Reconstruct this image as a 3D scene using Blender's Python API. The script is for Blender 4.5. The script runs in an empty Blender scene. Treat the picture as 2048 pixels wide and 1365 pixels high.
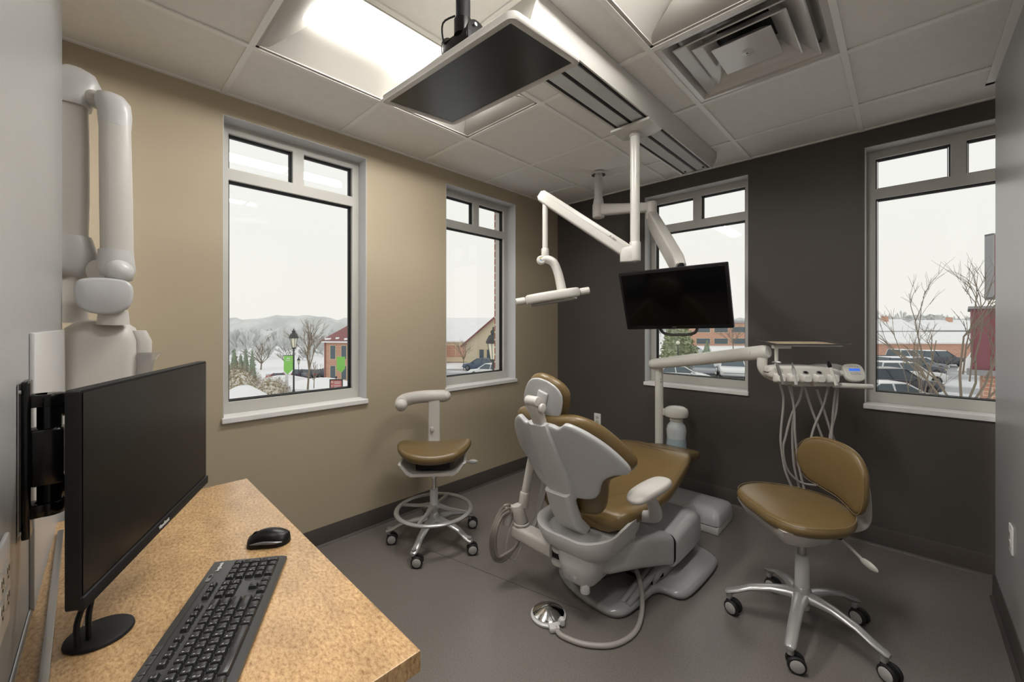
import bpy, bmesh, math, random
from mathutils import Vector, Matrix, Euler
from math import sin, cos, pi, radians as RAD
S = bpy.context.scene
COL = S.collection
rnd = random.Random(7)

# ------------------------------------------------------------------ camera
cam_d = bpy.data.cameras.new('camera'); cam = bpy.data.objects.new('camera', cam_d); COL.objects.link(cam)
cam.location = (2.5596, -3.3457, 1.3403); cam.rotation_euler = (pi/2, 0, 0.7641)
cam_d.sensor_width = 36; cam_d.lens = 820.5/2048*36; cam_d.shift_y = -31.25/2048
cam_d.clip_start = 0.02; cam_d.clip_end = 2000
S.camera = cam
# ------------------------------------------------------------------ world: flat white winter overcast
W = bpy.data.worlds.new('overcast_sky'); S.world = W; W.use_nodes = True
wn = W.node_tree; bg = wn.nodes['Background']
tc = wn.nodes.new('ShaderNodeTexCoord'); sx = wn.nodes.new('ShaderNodeSeparateXYZ'); cr = wn.nodes.new('ShaderNodeValToRGB')
wn.links.new(tc.outputs['Generated'], sx.inputs[0]); wn.links.new(sx.outputs['Z'], cr.inputs[0]); wn.links.new(cr.outputs[0], bg.inputs[0])
cr.color_ramp.elements[0].position = 0.0; cr.color_ramp.elements[0].color = (0.90, 0.875, 0.835, 1)
cr.color_ramp.elements[1].position = 0.7; cr.color_ramp.elements[1].color = (0.93, 0.925, 0.91, 1)
bg.inputs[1].default_value = 1.09
# ------------------------------------------------------------------ view
S.view_settings.view_transform = 'Standard'; S.view_settings.look = 'None'
S.view_settings.gamma = 1; S.view_settings.exposure = 0.0; S.view_settings.use_curve_mapping = False
TROFFER_EMIT = 48.0
# ------------------------------------------------------------------ materials
def lin(c):
    return tuple(((x/255)/12.92 if x/255 <= .04045 else ((x/255+.055)/1.055)**2.4) for x in c)
def mat(name, rgb, rough=.5, metal=0, spec=.5, noise=None, bump=None, coat=0, emit=None, trans=0, alpha=None, ior=1.45, second=None):
    """rgb in sRGB 0-255; noise=(scale, amount) value mottling; bump=(scale, strength); second=(rgb, scale, lo, hi)"""
    m = bpy.data.materials.new(name); m.use_nodes = True
    nt = m.node_tree; b = nt.nodes['Principled BSDF']; L = nt.links
    c = lin(rgb)
    b.inputs['Base Color'].default_value = (*c, 1); b.inputs['Roughness'].default_value = rough
    b.inputs['Metallic'].default_value = metal; b.inputs['Specular IOR Level'].default_value = spec
    b.inputs['Coat Weight'].default_value = coat; b.inputs['Coat Roughness'].default_value = .15
    b.inputs['Transmission Weight'].default_value = trans; b.inputs['IOR'].default_value = ior
    if alpha is not None: b.inputs['Alpha'].default_value = alpha
    if emit: b.inputs['Emission Color'].default_value = (*lin(emit[0]), 1); b.inputs['Emission Strength'].default_value = emit[1]
    t = None
    if noise or bump or second:
        t = nt.nodes.new('ShaderNodeTexCoord')
    if second:
        n = nt.nodes.new('ShaderNodeTexNoise'); n.inputs['Scale'].default_value = second[1]; n.inputs['Detail'].default_value = 5
        r = nt.nodes.new('ShaderNodeValToRGB'); r.color_ramp.elements[0].position = second[2]; r.color_ramp.elements[1].position = second[3]
        r.color_ramp.elements[0].color = (*c, 1); r.color_ramp.elements[1].color = (*lin(second[0]), 1)
        L.new(t.outputs['Object'], n.inputs['Vector']); L.new(n.outputs['Fac'], r.inputs[0]); L.new(r.outputs[0], b.inputs['Base Color'])
    elif noise:
        n = nt.nodes.new('ShaderNodeTexNoise'); n.inputs['Scale'].default_value = noise[0]; n.inputs['Detail'].default_value = 4
        r = nt.nodes.new('ShaderNodeValToRGB')
        r.color_ramp.elements[0].position = .3; r.color_ramp.elements[1].position = .7
        k = noise[1]
        r.color_ramp.elements[0].color = (*[x*(1-k) for x in c], 1); r.color_ramp.elements[1].color = (*[min(1, x*(1+k)) for x in c], 1)
        L.new(t.outputs['Object'], n.inputs['Vector']); L.new(n.outputs['Fac'], r.inputs[0]); L.new(r.outputs[0], b.inputs['Base Color'])
    if bump:
        n2 = nt.nodes.new('ShaderNodeTexNoise'); n2.inputs['Scale'].default_value = bump[0]; n2.inputs['Detail'].default_value = 3
        bp = nt.nodes.new('ShaderNodeBump'); bp.inputs['Strength'].default_value = bump[1]; bp.inputs['Distance'].default_value = .002
        L.new(t.outputs['Object'], n2.inputs['Vector']); L.new(n2.outputs['Fac'], bp.inputs['Height']); L.new(bp.outputs[0], b.inputs['Normal'])
    return m
def brick(name, c1, c2, mortar, scale, vertical='xz'):
    m = mat(name, c1, .85); nt = m.node_tree; b = nt.nodes['Principled BSDF']
    t = nt.nodes.new('ShaderNodeTexCoord'); s = nt.nodes.new('ShaderNodeSeparateXYZ'); a = nt.nodes.new('ShaderNodeMath'); a.operation = 'ADD'
    c = nt.nodes.new('ShaderNodeCombineXYZ'); k = nt.nodes.new('ShaderNodeTexBrick')
    k.inputs['Scale'].default_value = scale; k.inputs['Color1'].default_value = (*lin(c1), 1); k.inputs['Color2'].default_value = (*lin(c2), 1); k.inputs['Mortar'].default_value = (*lin(mortar), 1)
    k.inputs['Mortar Size'].default_value = .02; k.inputs['Brick Width'].default_value = .5; k.inputs['Row Height'].default_value = .17
    L = nt.links; L.new(t.outputs['Object'], s.inputs[0]); L.new(s.outputs[0], a.inputs[0]); L.new(s.outputs[1], a.inputs[1]); L.new(a.outputs[0], c.inputs[0]); L.new(s.outputs[2], c.inputs[1])
    L.new(c.outputs[0], k.inputs['Vector']); L.new(k.outputs['Color'], b.inputs['Base Color'])
    return m
def leather(name, rgb):
    m = mat(name, rgb, .3, spec=.6, bump=(420, .2), noise=(3, .06))
    return m
M = {}
M['wallA'] = mat('beige_paint', (176, 163, 141), .55, spec=.3, noise=(1.3, .02), bump=(180, .12))
M['wallB'] = mat('charcoal_paint', (82, 77, 74), .5, spec=.35, noise=(1.3, .02), bump=(180, .15))
M['wallG'] = mat('grey_satin_paint', (168, 168, 168), .33, spec=.5, noise=(1.5, .02), bump=(60, .25))
M['plain'] = mat('off_white_plain_paint', (176, 172, 166), .7)
M['tile'] = mat('ceiling_tile_white', (234, 231, 226), .85, spec=.2, noise=(30, .02), bump=(350, .5))
M['tbar'] = mat('ceiling_grid_white_metal', (240, 238, 233), .45)
M['floor'] = mat('grey_brown_sheet_vinyl', (112, 106, 102), .27, spec=.5, noise=(160, .13), bump=(240, .15))
M['seam'] = mat('vinyl_seam_line', (70, 64, 60), .6)
M['base'] = mat('dark_grey_rubber_base', (78, 72, 69), .45)
M['jamb'] = mat('pale_grey_return_paint', (194, 194, 195), .5)
M['frame'] = mat('light_grey_window_metal', (190, 188, 182), .42, spec=.5)
M['gasket'] = mat('black_window_gasket', (22, 22, 24), .5)
M['sill'] = mat('white_solid_sill', (234, 232, 230), .3, bump=(90, .1))
M['white'] = mat('glossy_white_enamel', (206, 203, 197), .28, spec=.5, coat=.2)
M['whiteu'] = mat('delivery_unit_brightened_white', (228, 225, 218), .26, spec=.5, coat=.2)  # lighter copy of the white enamel, brightness put in to offset dim light there
M['white2'] = mat('satin_white_plastic', (196, 192, 186), .38, spec=.5)
M['greyp'] = mat('pale_grey_plastic', (196, 195, 194), .35, spec=.5, coat=.15)
M['greyc'] = mat('cool_grey_cover', (188, 188, 189), .3, spec=.5, coat=.2)
M['based'] = mat('grey_base_casting', (146, 146, 147), .26, spec=.5, coat=.4)
M['leather'] = leather('ochre_brown_vinyl', (112, 92, 58))
M['stitch'] = mat('pale_stitching', (140, 118, 80), .7)
M['black'] = mat('black_plastic', (16, 16, 17), .35, spec=.4)
M['blackm'] = mat('black_matt_plastic', (24, 24, 25), .55, spec=.3)
M['blackg'] = mat('gloss_black_steel', (8, 8, 9), .18, spec=.5)
M['screen'] = mat('dark_matt_screen', (14, 14, 15), .27, spec=.5)
M['screeng'] = mat('dark_gloss_screen', (5, 5, 6), .12, spec=.5)
M['chrome'] = mat('polished_chrome', (225, 225, 225), .1, metal=1)
M['steel'] = mat('brushed_steel', (190, 190, 190), .3, metal=1)
M['alu'] = mat('cast_aluminium', (178, 177, 176), .27, metal=.55)
M['dark'] = mat('dark_slot', (18, 18, 18), .6)
M['tyre'] = mat('black_caster_tread', (30, 30, 31), .5)
M['capg'] = mat('grey_wheel_cap', (168, 166, 163), .4)
M['hose'] = mat('grey_rubber_hose', (158, 152, 148), .4)
M['hosed'] = mat('taupe_rubber_hose', (120, 112, 106), .45)
M['acryl'] = mat('clear_plastic', (235, 235, 235), .12, trans=.85, ior=1.3)
M['bottle'] = mat('translucent_white_bottle', (226, 232, 236), .25, trans=.25)
M['water'] = mat('bottle_water_tint', (196, 214, 224), .25, trans=.3)
M['lcd'] = mat('lit_blue_display', (60, 110, 220), .3, emit=((70, 120, 235), .6))
M['keys'] = mat('key_plastic', (42, 42, 43), .27, spec=.5)
M['kbody'] = mat('keyboard_body', (54, 54, 54), .28, spec=.5)
M['legend'] = mat('white_print', (225, 225, 225), .5)
M['greyprint'] = mat('grey_print', (90, 90, 92), .5)
M['silver'] = mat('silver_trim', (120, 120, 122), .3, metal=.4)
M['lens'] = mat('lit_troffer_lens', (255, 252, 244), .5, emit=((255, 252, 246), TROFFER_EMIT))
M['troff'] = mat('troffer_pale_grey_reflector', (172, 168, 161), .6)
M['lamp'] = mat('ribbed_diffuser', (232, 234, 232), .22, bump=(60, .1))
M['diff'] = mat('glossy_grille_white', (205, 202, 198), .14, spec=.6, coat=.5)
M['cork'] = mat('beige_tray_liner', (200, 178, 150), .6)
# counter laminate: tan speckle
def laminate():
    m = mat('tan_speckled_laminate', (200, 160, 110), .22, spec=.6); nt = m.node_tree; b = nt.nodes['Principled BSDF']; L = nt.links
    t = nt.nodes.new('ShaderNodeTexCoord'); n = nt.nodes.new('ShaderNodeTexNoise'); n.inputs['Scale'].default_value = 85; n.inputs['Detail'].default_value = 8; n.inputs['Roughness'].default_value = .75
    mp = nt.nodes.new('ShaderNodeMapping'); mp.inputs['Scale'].default_value = (1, 1.9, 1); mp.inputs['Rotation'].default_value = (0, 0, .5)
    r = nt.nodes.new('ShaderNodeValToRGB'); e = r.color_ramp.elements
    e[0].position = .33; e[0].color = (*lin((132, 98, 64)), 1); e[1].position = .66; e[1].color = (*lin((208, 176, 130)), 1)
    q = r.color_ramp.elements.new(.47); q.color = (*lin((178, 143, 102)), 1)
    n3 = nt.nodes.new('ShaderNodeTexNoise'); n3.inputs['Scale'].default_value = 9; n3.inputs['Detail'].default_value = 4
    mx = nt.nodes.new('ShaderNodeMixRGB'); mx.blend_type = 'MULTIPLY'; mx.inputs[0].default_value = .5
    r2 = nt.nodes.new('ShaderNodeValToRGB'); r2.color_ramp.elements[0].position = .35; r2.color_ramp.elements[0].color = (.62, .6, .6, 1); r2.color_ramp.elements[1].position = .6
    L.new(t.outputs['Object'], mp.inputs[0]); L.new(mp.outputs[0], n.inputs['Vector']); L.new(n.outputs['Fac'], r.inputs[0])
    L.new(mp.outputs[0], n3.inputs['Vector']); L.new(n3.outputs['Fac'], r2.inputs[0]); L.new(r.outputs[0], mx.inputs[1]); L.new(r2.outputs[0], mx.inputs[2]); L.new(mx.outputs[0], b.inputs['Base Color'])
    return m
M['lam'] = laminate()
# thin window glass: clear with a faint reflection, lets light through
def glass():
    m = bpy.data.materials.new('window_glass'); m.use_nodes = True; nt = m.node_tree; nt.nodes.clear(); L = nt.links
    o = nt.nodes.new('ShaderNodeOutputMaterial'); tr = nt.nodes.new('ShaderNodeBsdfTransparent'); gl = nt.nodes.new('ShaderNodeBsdfGlossy'); mx = nt.nodes.new('ShaderNodeMixShader')
    fr = nt.nodes.new('ShaderNodeFresnel'); fr.inputs[0].default_value = 1.45
    tr.inputs[0].default_value = (.97, .98, .97, 1); gl.inputs['Roughness'].default_value = .01
    ge = nt.nodes.new('ShaderNodeNewGeometry'); sb_ = nt.nodes.new('ShaderNodeMath'); sb_.operation = 'SUBTRACT'; sb_.inputs[0].default_value = 1; mu = nt.nodes.new('ShaderNodeMath'); mu.operation = 'MULTIPLY'
    L.new(ge.outputs['Backfacing'], sb_.inputs[1]); L.new(sb_.outputs[0], mu.inputs[0]); L.new(fr.outputs[0], mu.inputs[1]); L.new(mu.outputs[0], mx.inputs[0]); L.new(tr.outputs[0], mx.inputs[1]); L.new(gl.outputs[0], mx.inputs[2]); L.new(mx.outputs[0], o.inputs[0])
    return m
M['glass'] = glass()

# ------------------------------------------------------------------ mesh builder
class MB:
    def __init__(s): s.v = []; s.f = []; s.mi = []; s.mats = []; s.cur = 0
    def use(s, m):
        m = M[m] if isinstance(m, str) else m
        if m not in s.mats: s.mats.append(m)
        s.cur = s.mats.index(m); return s
    def add(s, vs, fs, T=None):
        b = len(s.v)
        if not s.mats: s.mats.append(M['white'])
        s.v += [tuple(T @ Vector(v)) if T else tuple(v) for v in vs]
        s.f += [tuple(i+b for i in f) for f in fs]; s.mi += [s.cur]*len(fs); return s
    def box(s, c, d, r=0, seg=2, T=None, rot=None):
        bm = bmesh.new(); bmesh.ops.create_cube(bm, size=1); bmesh.ops.scale(bm, vec=Vector(d), verts=bm.verts)
        if r: bmesh.ops.bevel(bm, geom=list(bm.edges), offset=min(r, min(d)*.49), segments=seg, affect='EDGES', profile=.5)
        X = Matrix.Translation(Vector(c))
        if rot: X = X @ Euler(rot).to_matrix().to_4x4()
        if T: X = T @ X
        bm.verts.index_update(); s.add([X @ v.co for v in bm.verts], [[v.index for v in f.verts] for f in bm.faces]); bm.free(); return s
    def bx(s, x0, x1, y0, y1, z0, z1, r=0, T=None, seg=2):
        return s.box(((x0+x1)/2, (y0+y1)/2, (z0+z1)/2), (abs(x1-x0), abs(y1-y0), abs(z1-z0)), r, seg, T)
    def loft(s, loops, cap=True, closed=True, T=None, ring=False):
        n = len(loops[0]); vs = [v for l in loops for v in l]; fs = []
        R = len(loops)
        for i in range(R if ring else R-1):
            j = (i+1) % R
            for k in range(n if closed else n-1):
                q = (k+1) % n; fs.append((i*n+k, i*n+q, j*n+q, j*n+k))
        if cap and not ring: fs.append(tuple(range(n))[::-1]); fs.append(tuple((R-1)*n+k for k in range(n)))
        return s.add(vs, fs, T)
    def tube(s, pts, r, seg=12, T=None, smooth=0, flat=1.0, cap=True, closed=False):
        P = [Vector(p) for p in pts]; rr = r if isinstance(r, (list, tuple)) else [r]*len(P)
        if smooth: P, rr = crom(P, rr, smooth, closed)
        loops = []; N = len(P); prev = None
        for i, p in enumerate(P):
            if closed: d = P[(i+1) % N]-P[i-1]
            else: d = P[min(i+1, N-1)]-P[max(i-1, 0)]
            d.normalize()
            if prev is None:
                a = Vector((0, 0, 1)) if abs(d.z) < .9 else Vector((1, 0, 0))
                u = d.cross(a).normalized()
            else:
                u = (prev-d*prev.dot(d)).normalized()
            prev = u; w = d.cross(u)
            loops.append([p+u*(rr[i]*cos(2*pi*k/seg))+w*(rr[i]*flat*sin(2*pi*k/seg)) for k in range(seg)])
        return s.loft(loops, cap=cap, T=T, ring=closed)
    def cyl(s, p0, p1, r0, r1=None, seg=24, T=None, bev=0):
        r1 = r0 if r1 is None else r1; p0 = Vector(p0); p1 = Vector(p1)
        if bev:
            d = (p1-p0).normalized(); L = (p1-p0).length; b = min(bev, L*.45, r0*.9, r1*.9)
            pts = [p0, p0+d*b*.3, p0+d*b, p1-d*b, p1-d*b*.3, p1]; rr = [r0-b, r0-b*.3, r0, r1, r1-b*.3, r1-b]
            return s.tube(pts, rr, seg, T)
        return s.tube([p0, p1], [r0, r1], seg, T)
    def lathe(s, prof, seg=32, T=None):
        return s.loft([[Vector((r*cos(2*pi*k/seg), r*sin(2*pi*k/seg), z)) for k in range(seg)] for r, z in prof], T=T)
    def ball(s, c, r, seg=20, T=None, sc=(1, 1, 1)):
        n = seg//2; loops = []
        for i in range(n+1):
            a = -pi/2+pi*i/n; q = max(cos(a), 1e-3)
            loops.append([Vector((c[0]+r*sc[0]*q*cos(2*pi*k/seg), c[1]+r*sc[1]*q*sin(2*pi*k/seg), c[2]+r*sc[2]*sin(a))) for k in range(seg)])
        return s.loft(loops, T=T)
    def prism(s, out, t, T=None, bev=0):
        """out: 2D outline (x,y) extruded 0..t in z, optional rounded rim"""
        c = Vector((sum(p[0] for p in out)/len(out), sum(p[1] for p in out)/len(out)))
        def sh(k, z): return [Vector((*p, z)) for p in inset(out, k)]
        if bev: loops = [sh(bev, 0), sh(bev*.3, bev*.3), sh(0, bev), sh(0, t-bev), sh(bev*.3, t-bev*.3), sh(bev, t)]
        else: loops = [sh(0, 0), sh(0, t)]
        return s.loft(loops, T=T)
    def pad(s, out, t, warp=None, dome=.3, n=7, T=None, e=.5):
        """upholstered cushion: 2D outline, thickness t (z 0..t), edge rounded, top domed"""
        c = (sum(p[0] for p in out)/len(out), sum(p[1] for p in out)/len(out))
        R = sum(math.hypot(p[0]-c[0], p[1]-c[1]) for p in out)/len(out)
        loops = []
        lay = [(.0, .25), (.5, .06), (.93, 0)]
        def L(k, z): return [Vector((c[0]+(p[0]-c[0])*k, c[1]+(p[1]-c[1])*k, z)) for p in out]
        er = t*e/R
        for a in (0, .25, .5, .75, 1): loops.append(L(1-er*(1-sin(a*pi/2)), t*e*.9*(1-cos(a*pi/2)) if a < 1 else t*e*.9))
        loops = [L(1-er*1.2, 0)]+[L(1-er*(1-sin(a*pi/2)), t*.45*(1-cos(a*pi/2))) for a in (.25, .5, .75, 1)]
        loops += [L(1-er*(1-cos(a*pi/2)), t*.45+t*.55*(1-dome)*sin(a*pi/2)) for a in (.25, .5, .75, .95)]
        z0 = loops[-1][0].z; k0 = 1-er*(1-cos(.95*pi/2))
        for i in range(1, n+1):
            k = k0*(1-i/n*.97); loops.append(L(k, z0+(t-z0)*(1-(k/k0)**2)))
        if warp: loops = [[Vector(warp(*v)) for v in l] for l in loops]
        return s.loft(loops, T=T)
    def build(s, name, parent=None, loc=None, smooth=True, ang=40, world=False, link=True):
        me = bpy.data.meshes.new(name)
        vs = s.v
        if world and parent is not None:
            inv = parent.matrix_basis.inverted(); vs = [tuple(inv @ Vector(v)) for v in vs]
        me.from_pydata(vs, [], s.f)
        for m in s.mats: me.materials.append(m)
        me.polygons.foreach_set('material_index', s.mi)
        bm = bmesh.new(); bm.from_mesh(me); bmesh.ops.recalc_face_normals(bm, faces=bm.faces); bm.to_mesh(me); bm.free()
        if smooth:
            me.polygons.foreach_set('use_smooth', [True]*len(me.polygons)); me.set_sharp_from_angle(angle=RAD(ang))
        me.update()
        o = bpy.data.objects.new(name, me)
        if link: COL.objects.link(o)
        if parent is not None: o.parent = parent
        if loc: o.location = loc
        return o
def crom(P, rr, n, closed=False):
    Q = []; R = []; N = len(P)
    rng = range(N) if closed else range(N-1)
    for i in rng:
        if closed: a, b, c, d = P[i-1], P[i], P[(i+1) % N], P[(i+2) % N]; r0, r1 = rr[i], rr[(i+1) % N]
        else: a, b, c, d = P[max(i-1, 0)], P[i], P[i+1], P[min(i+2, N-1)]; r0, r1 = rr[i], rr[i+1]
        for k in range(n):
            t = k/n
            Q.append(.5*((2*b)+(c-a)*t+(2*a-5*b+4*c-d)*t*t+(3*b-a-3*c+d)*t**3)); R.append(r0+(r1-r0)*t)
    if not closed: Q.append(P[-1]); R.append(rr[-1])
    return Q, R
def spl(out, n=6):
    """smooth closed 2D outline"""
    Q, _ = crom([Vector((p[0], p[1], 0)) for p in out], [0]*len(out), n, True)
    return [(q.x, q.y) for q in Q]
def inset(out, k):
    if not k: return out
    N = len(out); A = sum(out[i-1][0]*out[i][1]-out[i][0]*out[i-1][1] for i in range(N)); sg = 1 if A > 0 else -1
    res = []
    for i in range(N):
        a = Vector(out[i-1][:2]); b = Vector(out[i][:2]); c = Vector(out[(i+1) % N][:2])
        d1 = (b-a); d2 = (c-b)
        if d1.length < 1e-7: d1 = d2
        if d2.length < 1e-7: d2 = d1
        d1.normalize(); d2.normalize(); n1 = Vector((-d1.y, d1.x))*sg; n2 = Vector((-d2.y, d2.x))*sg; n = n1+n2
        n = n/max(n.length, 1e-6); q = b+n*(k/max(n.dot(n1), .5)); res.append((q.x, q.y))
    return res
def rrect(w, h, r, n=5, cx=0, cy=0):
    o = []
    for sx_, sy_, a0 in ((1, 1, 0), (-1, 1, 90), (-1, -1, 180), (1, -1, 270)):
        for k in range(n+1):
            a = RAD(a0+90*k/n); o.append((cx+sx_*(w/2-r)+r*cos(a), cy+sy_*(h/2-r)+r*sin(a)))
    return o
def circ(r, n=32, cx=0, cy=0): return [(cx+r*cos(2*pi*k/n), cy+r*sin(2*pi*k/n)) for k in range(n)]
def basis(o, x, y=None, z=None):
    """matrix with origin o and local axes"""
    X = Vector(x).normalized()
    if z is not None: Z = Vector(z); Z = (Z-X*Z.dot(X)).normalized(); Y = Z.cross(X)
    else: Y = Vector(y); Y = (Y-X*Y.dot(X)).normalized(); Z = X.cross(Y)
    m = Matrix((X, Y, Z)).transposed().to_4x4(); m.translation = Vector(o); return m
def thing(name, label, cat, loc=(0, 0, 0), rz=0, group=None):
    o = bpy.data.objects.new(name, None); COL.objects.link(o); o.empty_display_size = .1
    o.location = loc; o.rotation_euler = (0, 0, rz); o.matrix_basis = Matrix.Translation(Vector(loc)) @ Matrix.Rotation(rz, 4, 'Z')
    tag(o, label, cat, group); return o
def tag(o, label, cat, group=None, kind=None):
    o['label'] = label; o['category'] = cat
    if group: o['group'] = group
    if kind: o['kind'] = kind
    return o
def struct(o): o['kind'] = 'structure'; return o
def lab(o, t): o['label'] = t; return o
def text(name, body, size, T, m, parent=None, ext=.0003, align='CENTER', sx_=1.0, italic=0):
    cu = bpy.data.curves.new(name, 'FONT'); cu.body = body; cu.size = size; cu.extrude = ext; cu.align_x = align; cu.align_y = 'CENTER'; cu.shear = italic
    to = bpy.data.objects.new(name+'_tmp', cu); COL.objects.link(to)
    dg = bpy.context.evaluated_depsgraph_get(); me = bpy.data.meshes.new_from_object(to.evaluated_get(dg))
    bpy.data.objects.remove(to); me.transform(T @ Matrix.Diagonal((sx_, 1, 1, 1)))
    if parent is not None: me.transform(parent.matrix_basis.inverted())
    me.materials.clear(); me.materials.append(M[m]); o = bpy.data.objects.new(name, me); COL.objects.link(o)
    if parent is not None: o.parent = parent
    return o
def children(o): return [c for c in bpy.data.objects if c.parent == o]
def copy_tree(o, parent=None):
    c = o.copy(); COL.objects.link(c)
    if parent is not None: c.parent = parent
    for ch in children(o): copy_tree(ch, c)
    return c
H = 2.547
FWD = Vector((-.6919, .7220, 0)); RGT = Vector((.7220, .6919, 0)); UP = Vector((0, 0, 1))
# =================================================================== ROOM SHELL
XL = [.518+.6155*k for k in range(-1, 8)]          # ceiling grid lines
YL = [-.408-.6096*k for k in range(-1, 10)]
def wall_boxes(mb, holes, u0, u1, z0, z1, axis, a0, a1):
    """slab with rectangular holes; axis 'x': slab thickness in x, u=y"""
    hs = sorted(holes); cur = u0
    def b(ua, ub, za, zb):
        if axis == 'x': mb.bx(a0, a1, ua, ub, za, zb)
        else: mb.bx(ua, ub, a0, a1, za, zb)
    for (ha, hb, hz0, hz1) in hs:
        b(cur, ha, z0, z1); b(ha, hb, z0, hz0-.0305); b(ha, hb, hz1, z1); cur = hb
    b(cur, u1, z0, z1)
WZ0, WZ1 = .858, 2.44
HA = [(-2.846, -2.059, WZ0, WZ1), (-1.412, -.627, WZ0, WZ1)]
HB = [(.94, 1.734, WZ0, WZ1), (2.379, 3.18, WZ0, WZ1)]
mb = MB().use('wallA'); wall_boxes(mb, HA, -6, 0, 0, H+.3, 'x', -.2, 0); struct(mb.build('wall_left', smooth=False))
mb = MB().use('wallB'); wall_boxes(mb, HB, 0, 4.6, 0, H+.3, 'y', 0, .2); struct(mb.build('wall_back', smooth=False))
M['brick'] = brick('red_brick', (150, 92, 70), (168, 108, 84), (205, 195, 180), 2.4)
mb = MB().use('brick'); wall_boxes(mb, [(a, b, c, d) for a, b, c, d in HA], -6, .27, -4, 4, 'x', -.28, -.2)
wall_boxes(mb, [(a, b, c, d) for a, b, c, d in HB], -.2, 5.5, -4, 4, 'y', .2, .28)
struct(mb.build('wall_outer', smooth=False))
# grey partition beside the desk (ends short of the window wall) and the one on the right
mb = MB().use('wallG')
p = [(.45, -3.398), (1.72, -3.4355), (1.72, -3.56), (.45, -3.52)]
mb.loft([[Vector((x, y, 0)) for x, y in p], [Vector((x, y, H+.02)) for x, y in p]]); struct(mb.build('wall_near', smooth=False))
mb = MB().use('wallG').bx(2.88, 3.0, -2.3, -.245, 0, H+.02); struct(mb.build('wall_right', smooth=False))
# rest of the floor of the clinic behind the camera
mb = MB().use('plain').bx(-.2, 4.8, -6.2, -6, 0, H+.3).bx(4.6, 4.8, -6, .2, 0, H+.3); struct(mb.build('wall_front', smooth=False))
mb = MB().use('floor').bx(-.1, 4.7, -6.1, .1, -.12, 0); struct(mb.build('floor', smooth=False))
mb = MB().use('seam').box((.95, -1.83, .0002), (1.1, .003, .0006), rot=(0, 0, RAD(11.5))); struct(mb.build('trim_5', smooth=False))
# ceiling tiles: every cell a recessed lay-in tile, fixture cells left open
fix = {(1, 3), (1, 4), (3, 3), (3, 4), (3, 2), (1, 6), (1, 7), (3, 6), (3, 7), (6, 3), (6, 4)}
mb = MB().use('tile')
for i in range(len(XL)-1):
    for j in range(len(YL)-1):
        if (i, j) in fix: continue
        x0, x1 = max(XL[i], -.0), min(XL[i+1], 4.6); y1, y0 = min(YL[j], 0), max(YL[j+1], -6)
        if x1 > x0 and y1 > y0: mb.bx(x0, x1, y0, y1, H+.004, H+.02)
struct(mb.build('ceiling', smooth=False))
mb = MB().use('plain').bx(-.2, 4.8, -6.2, .2, H+.28, H+.32); struct(mb.build('ceiling_deck', smooth=False))
mb = MB().use('tbar')
for x in XL:
    if 0 < x < 4.6: mb.bx(x-.012, x+.012, -6, 0, H-.004, H+.003)
for j, y in enumerate(YL):
    if -6 < y < 0:
        for i in range(len(XL)-1):
            x0, x1 = max(XL[i]+.012, 0), min(XL[i+1]-.012, 4.6)
            if x1 > x0: mb.bx(x0, x1, y-.012, y+.012, H-.0035, H+.003)
struct(mb.build('trim_1', smooth=False))
# wall angles
mb = MB().use('tbar').bx(2.85, 2.88, -2.3, -.22, H-.006, H).bx(2.85, 3.02, -.245, -.22, H-.006, H); struct(mb.build('trim_2', smooth=False))
mb = MB().use('tbar').bx(.0, .018, -6, 0, H-.003, H+.004).bx(.018, 4.6, -.018, 0, H-.003, H+.004); struct(mb.build('trim_3', smooth=False))
# rubber wall base with a toe
def base_prof(name, a, b, nrm):
    a = Vector((*a, 0)); b = Vector((*b, 0)); n = Vector((*nrm, 0))
    pr_ = [(0, 0), (.02, 0), (.018, .004), (.007, .012), (.0055, .11), (.004, .114), (0, .114)]
    mb = MB().use('base'); mb.loft([[q+n*d+UP*z for d, z in pr_] for q in (a, b)]); struct(mb.build(name, smooth=True, ang=50))
base_prof('baseboard_left', (0.0, -6), (0.0, 0), (1, 0)); base_prof('baseboard_back', (0, 0), (4.6, 0), (0, -1))
base_prof('baseboard_right', (2.88, -2.3), (2.88, -.245), (-1, 0)); base_prof('baseboard_near', (.45, -3.398), (1.72, -3.4355), (.0295, .9996))
base_prof('baseboard_end', (2.87, -.245), (3.0, -.245), (0, 1))

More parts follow.
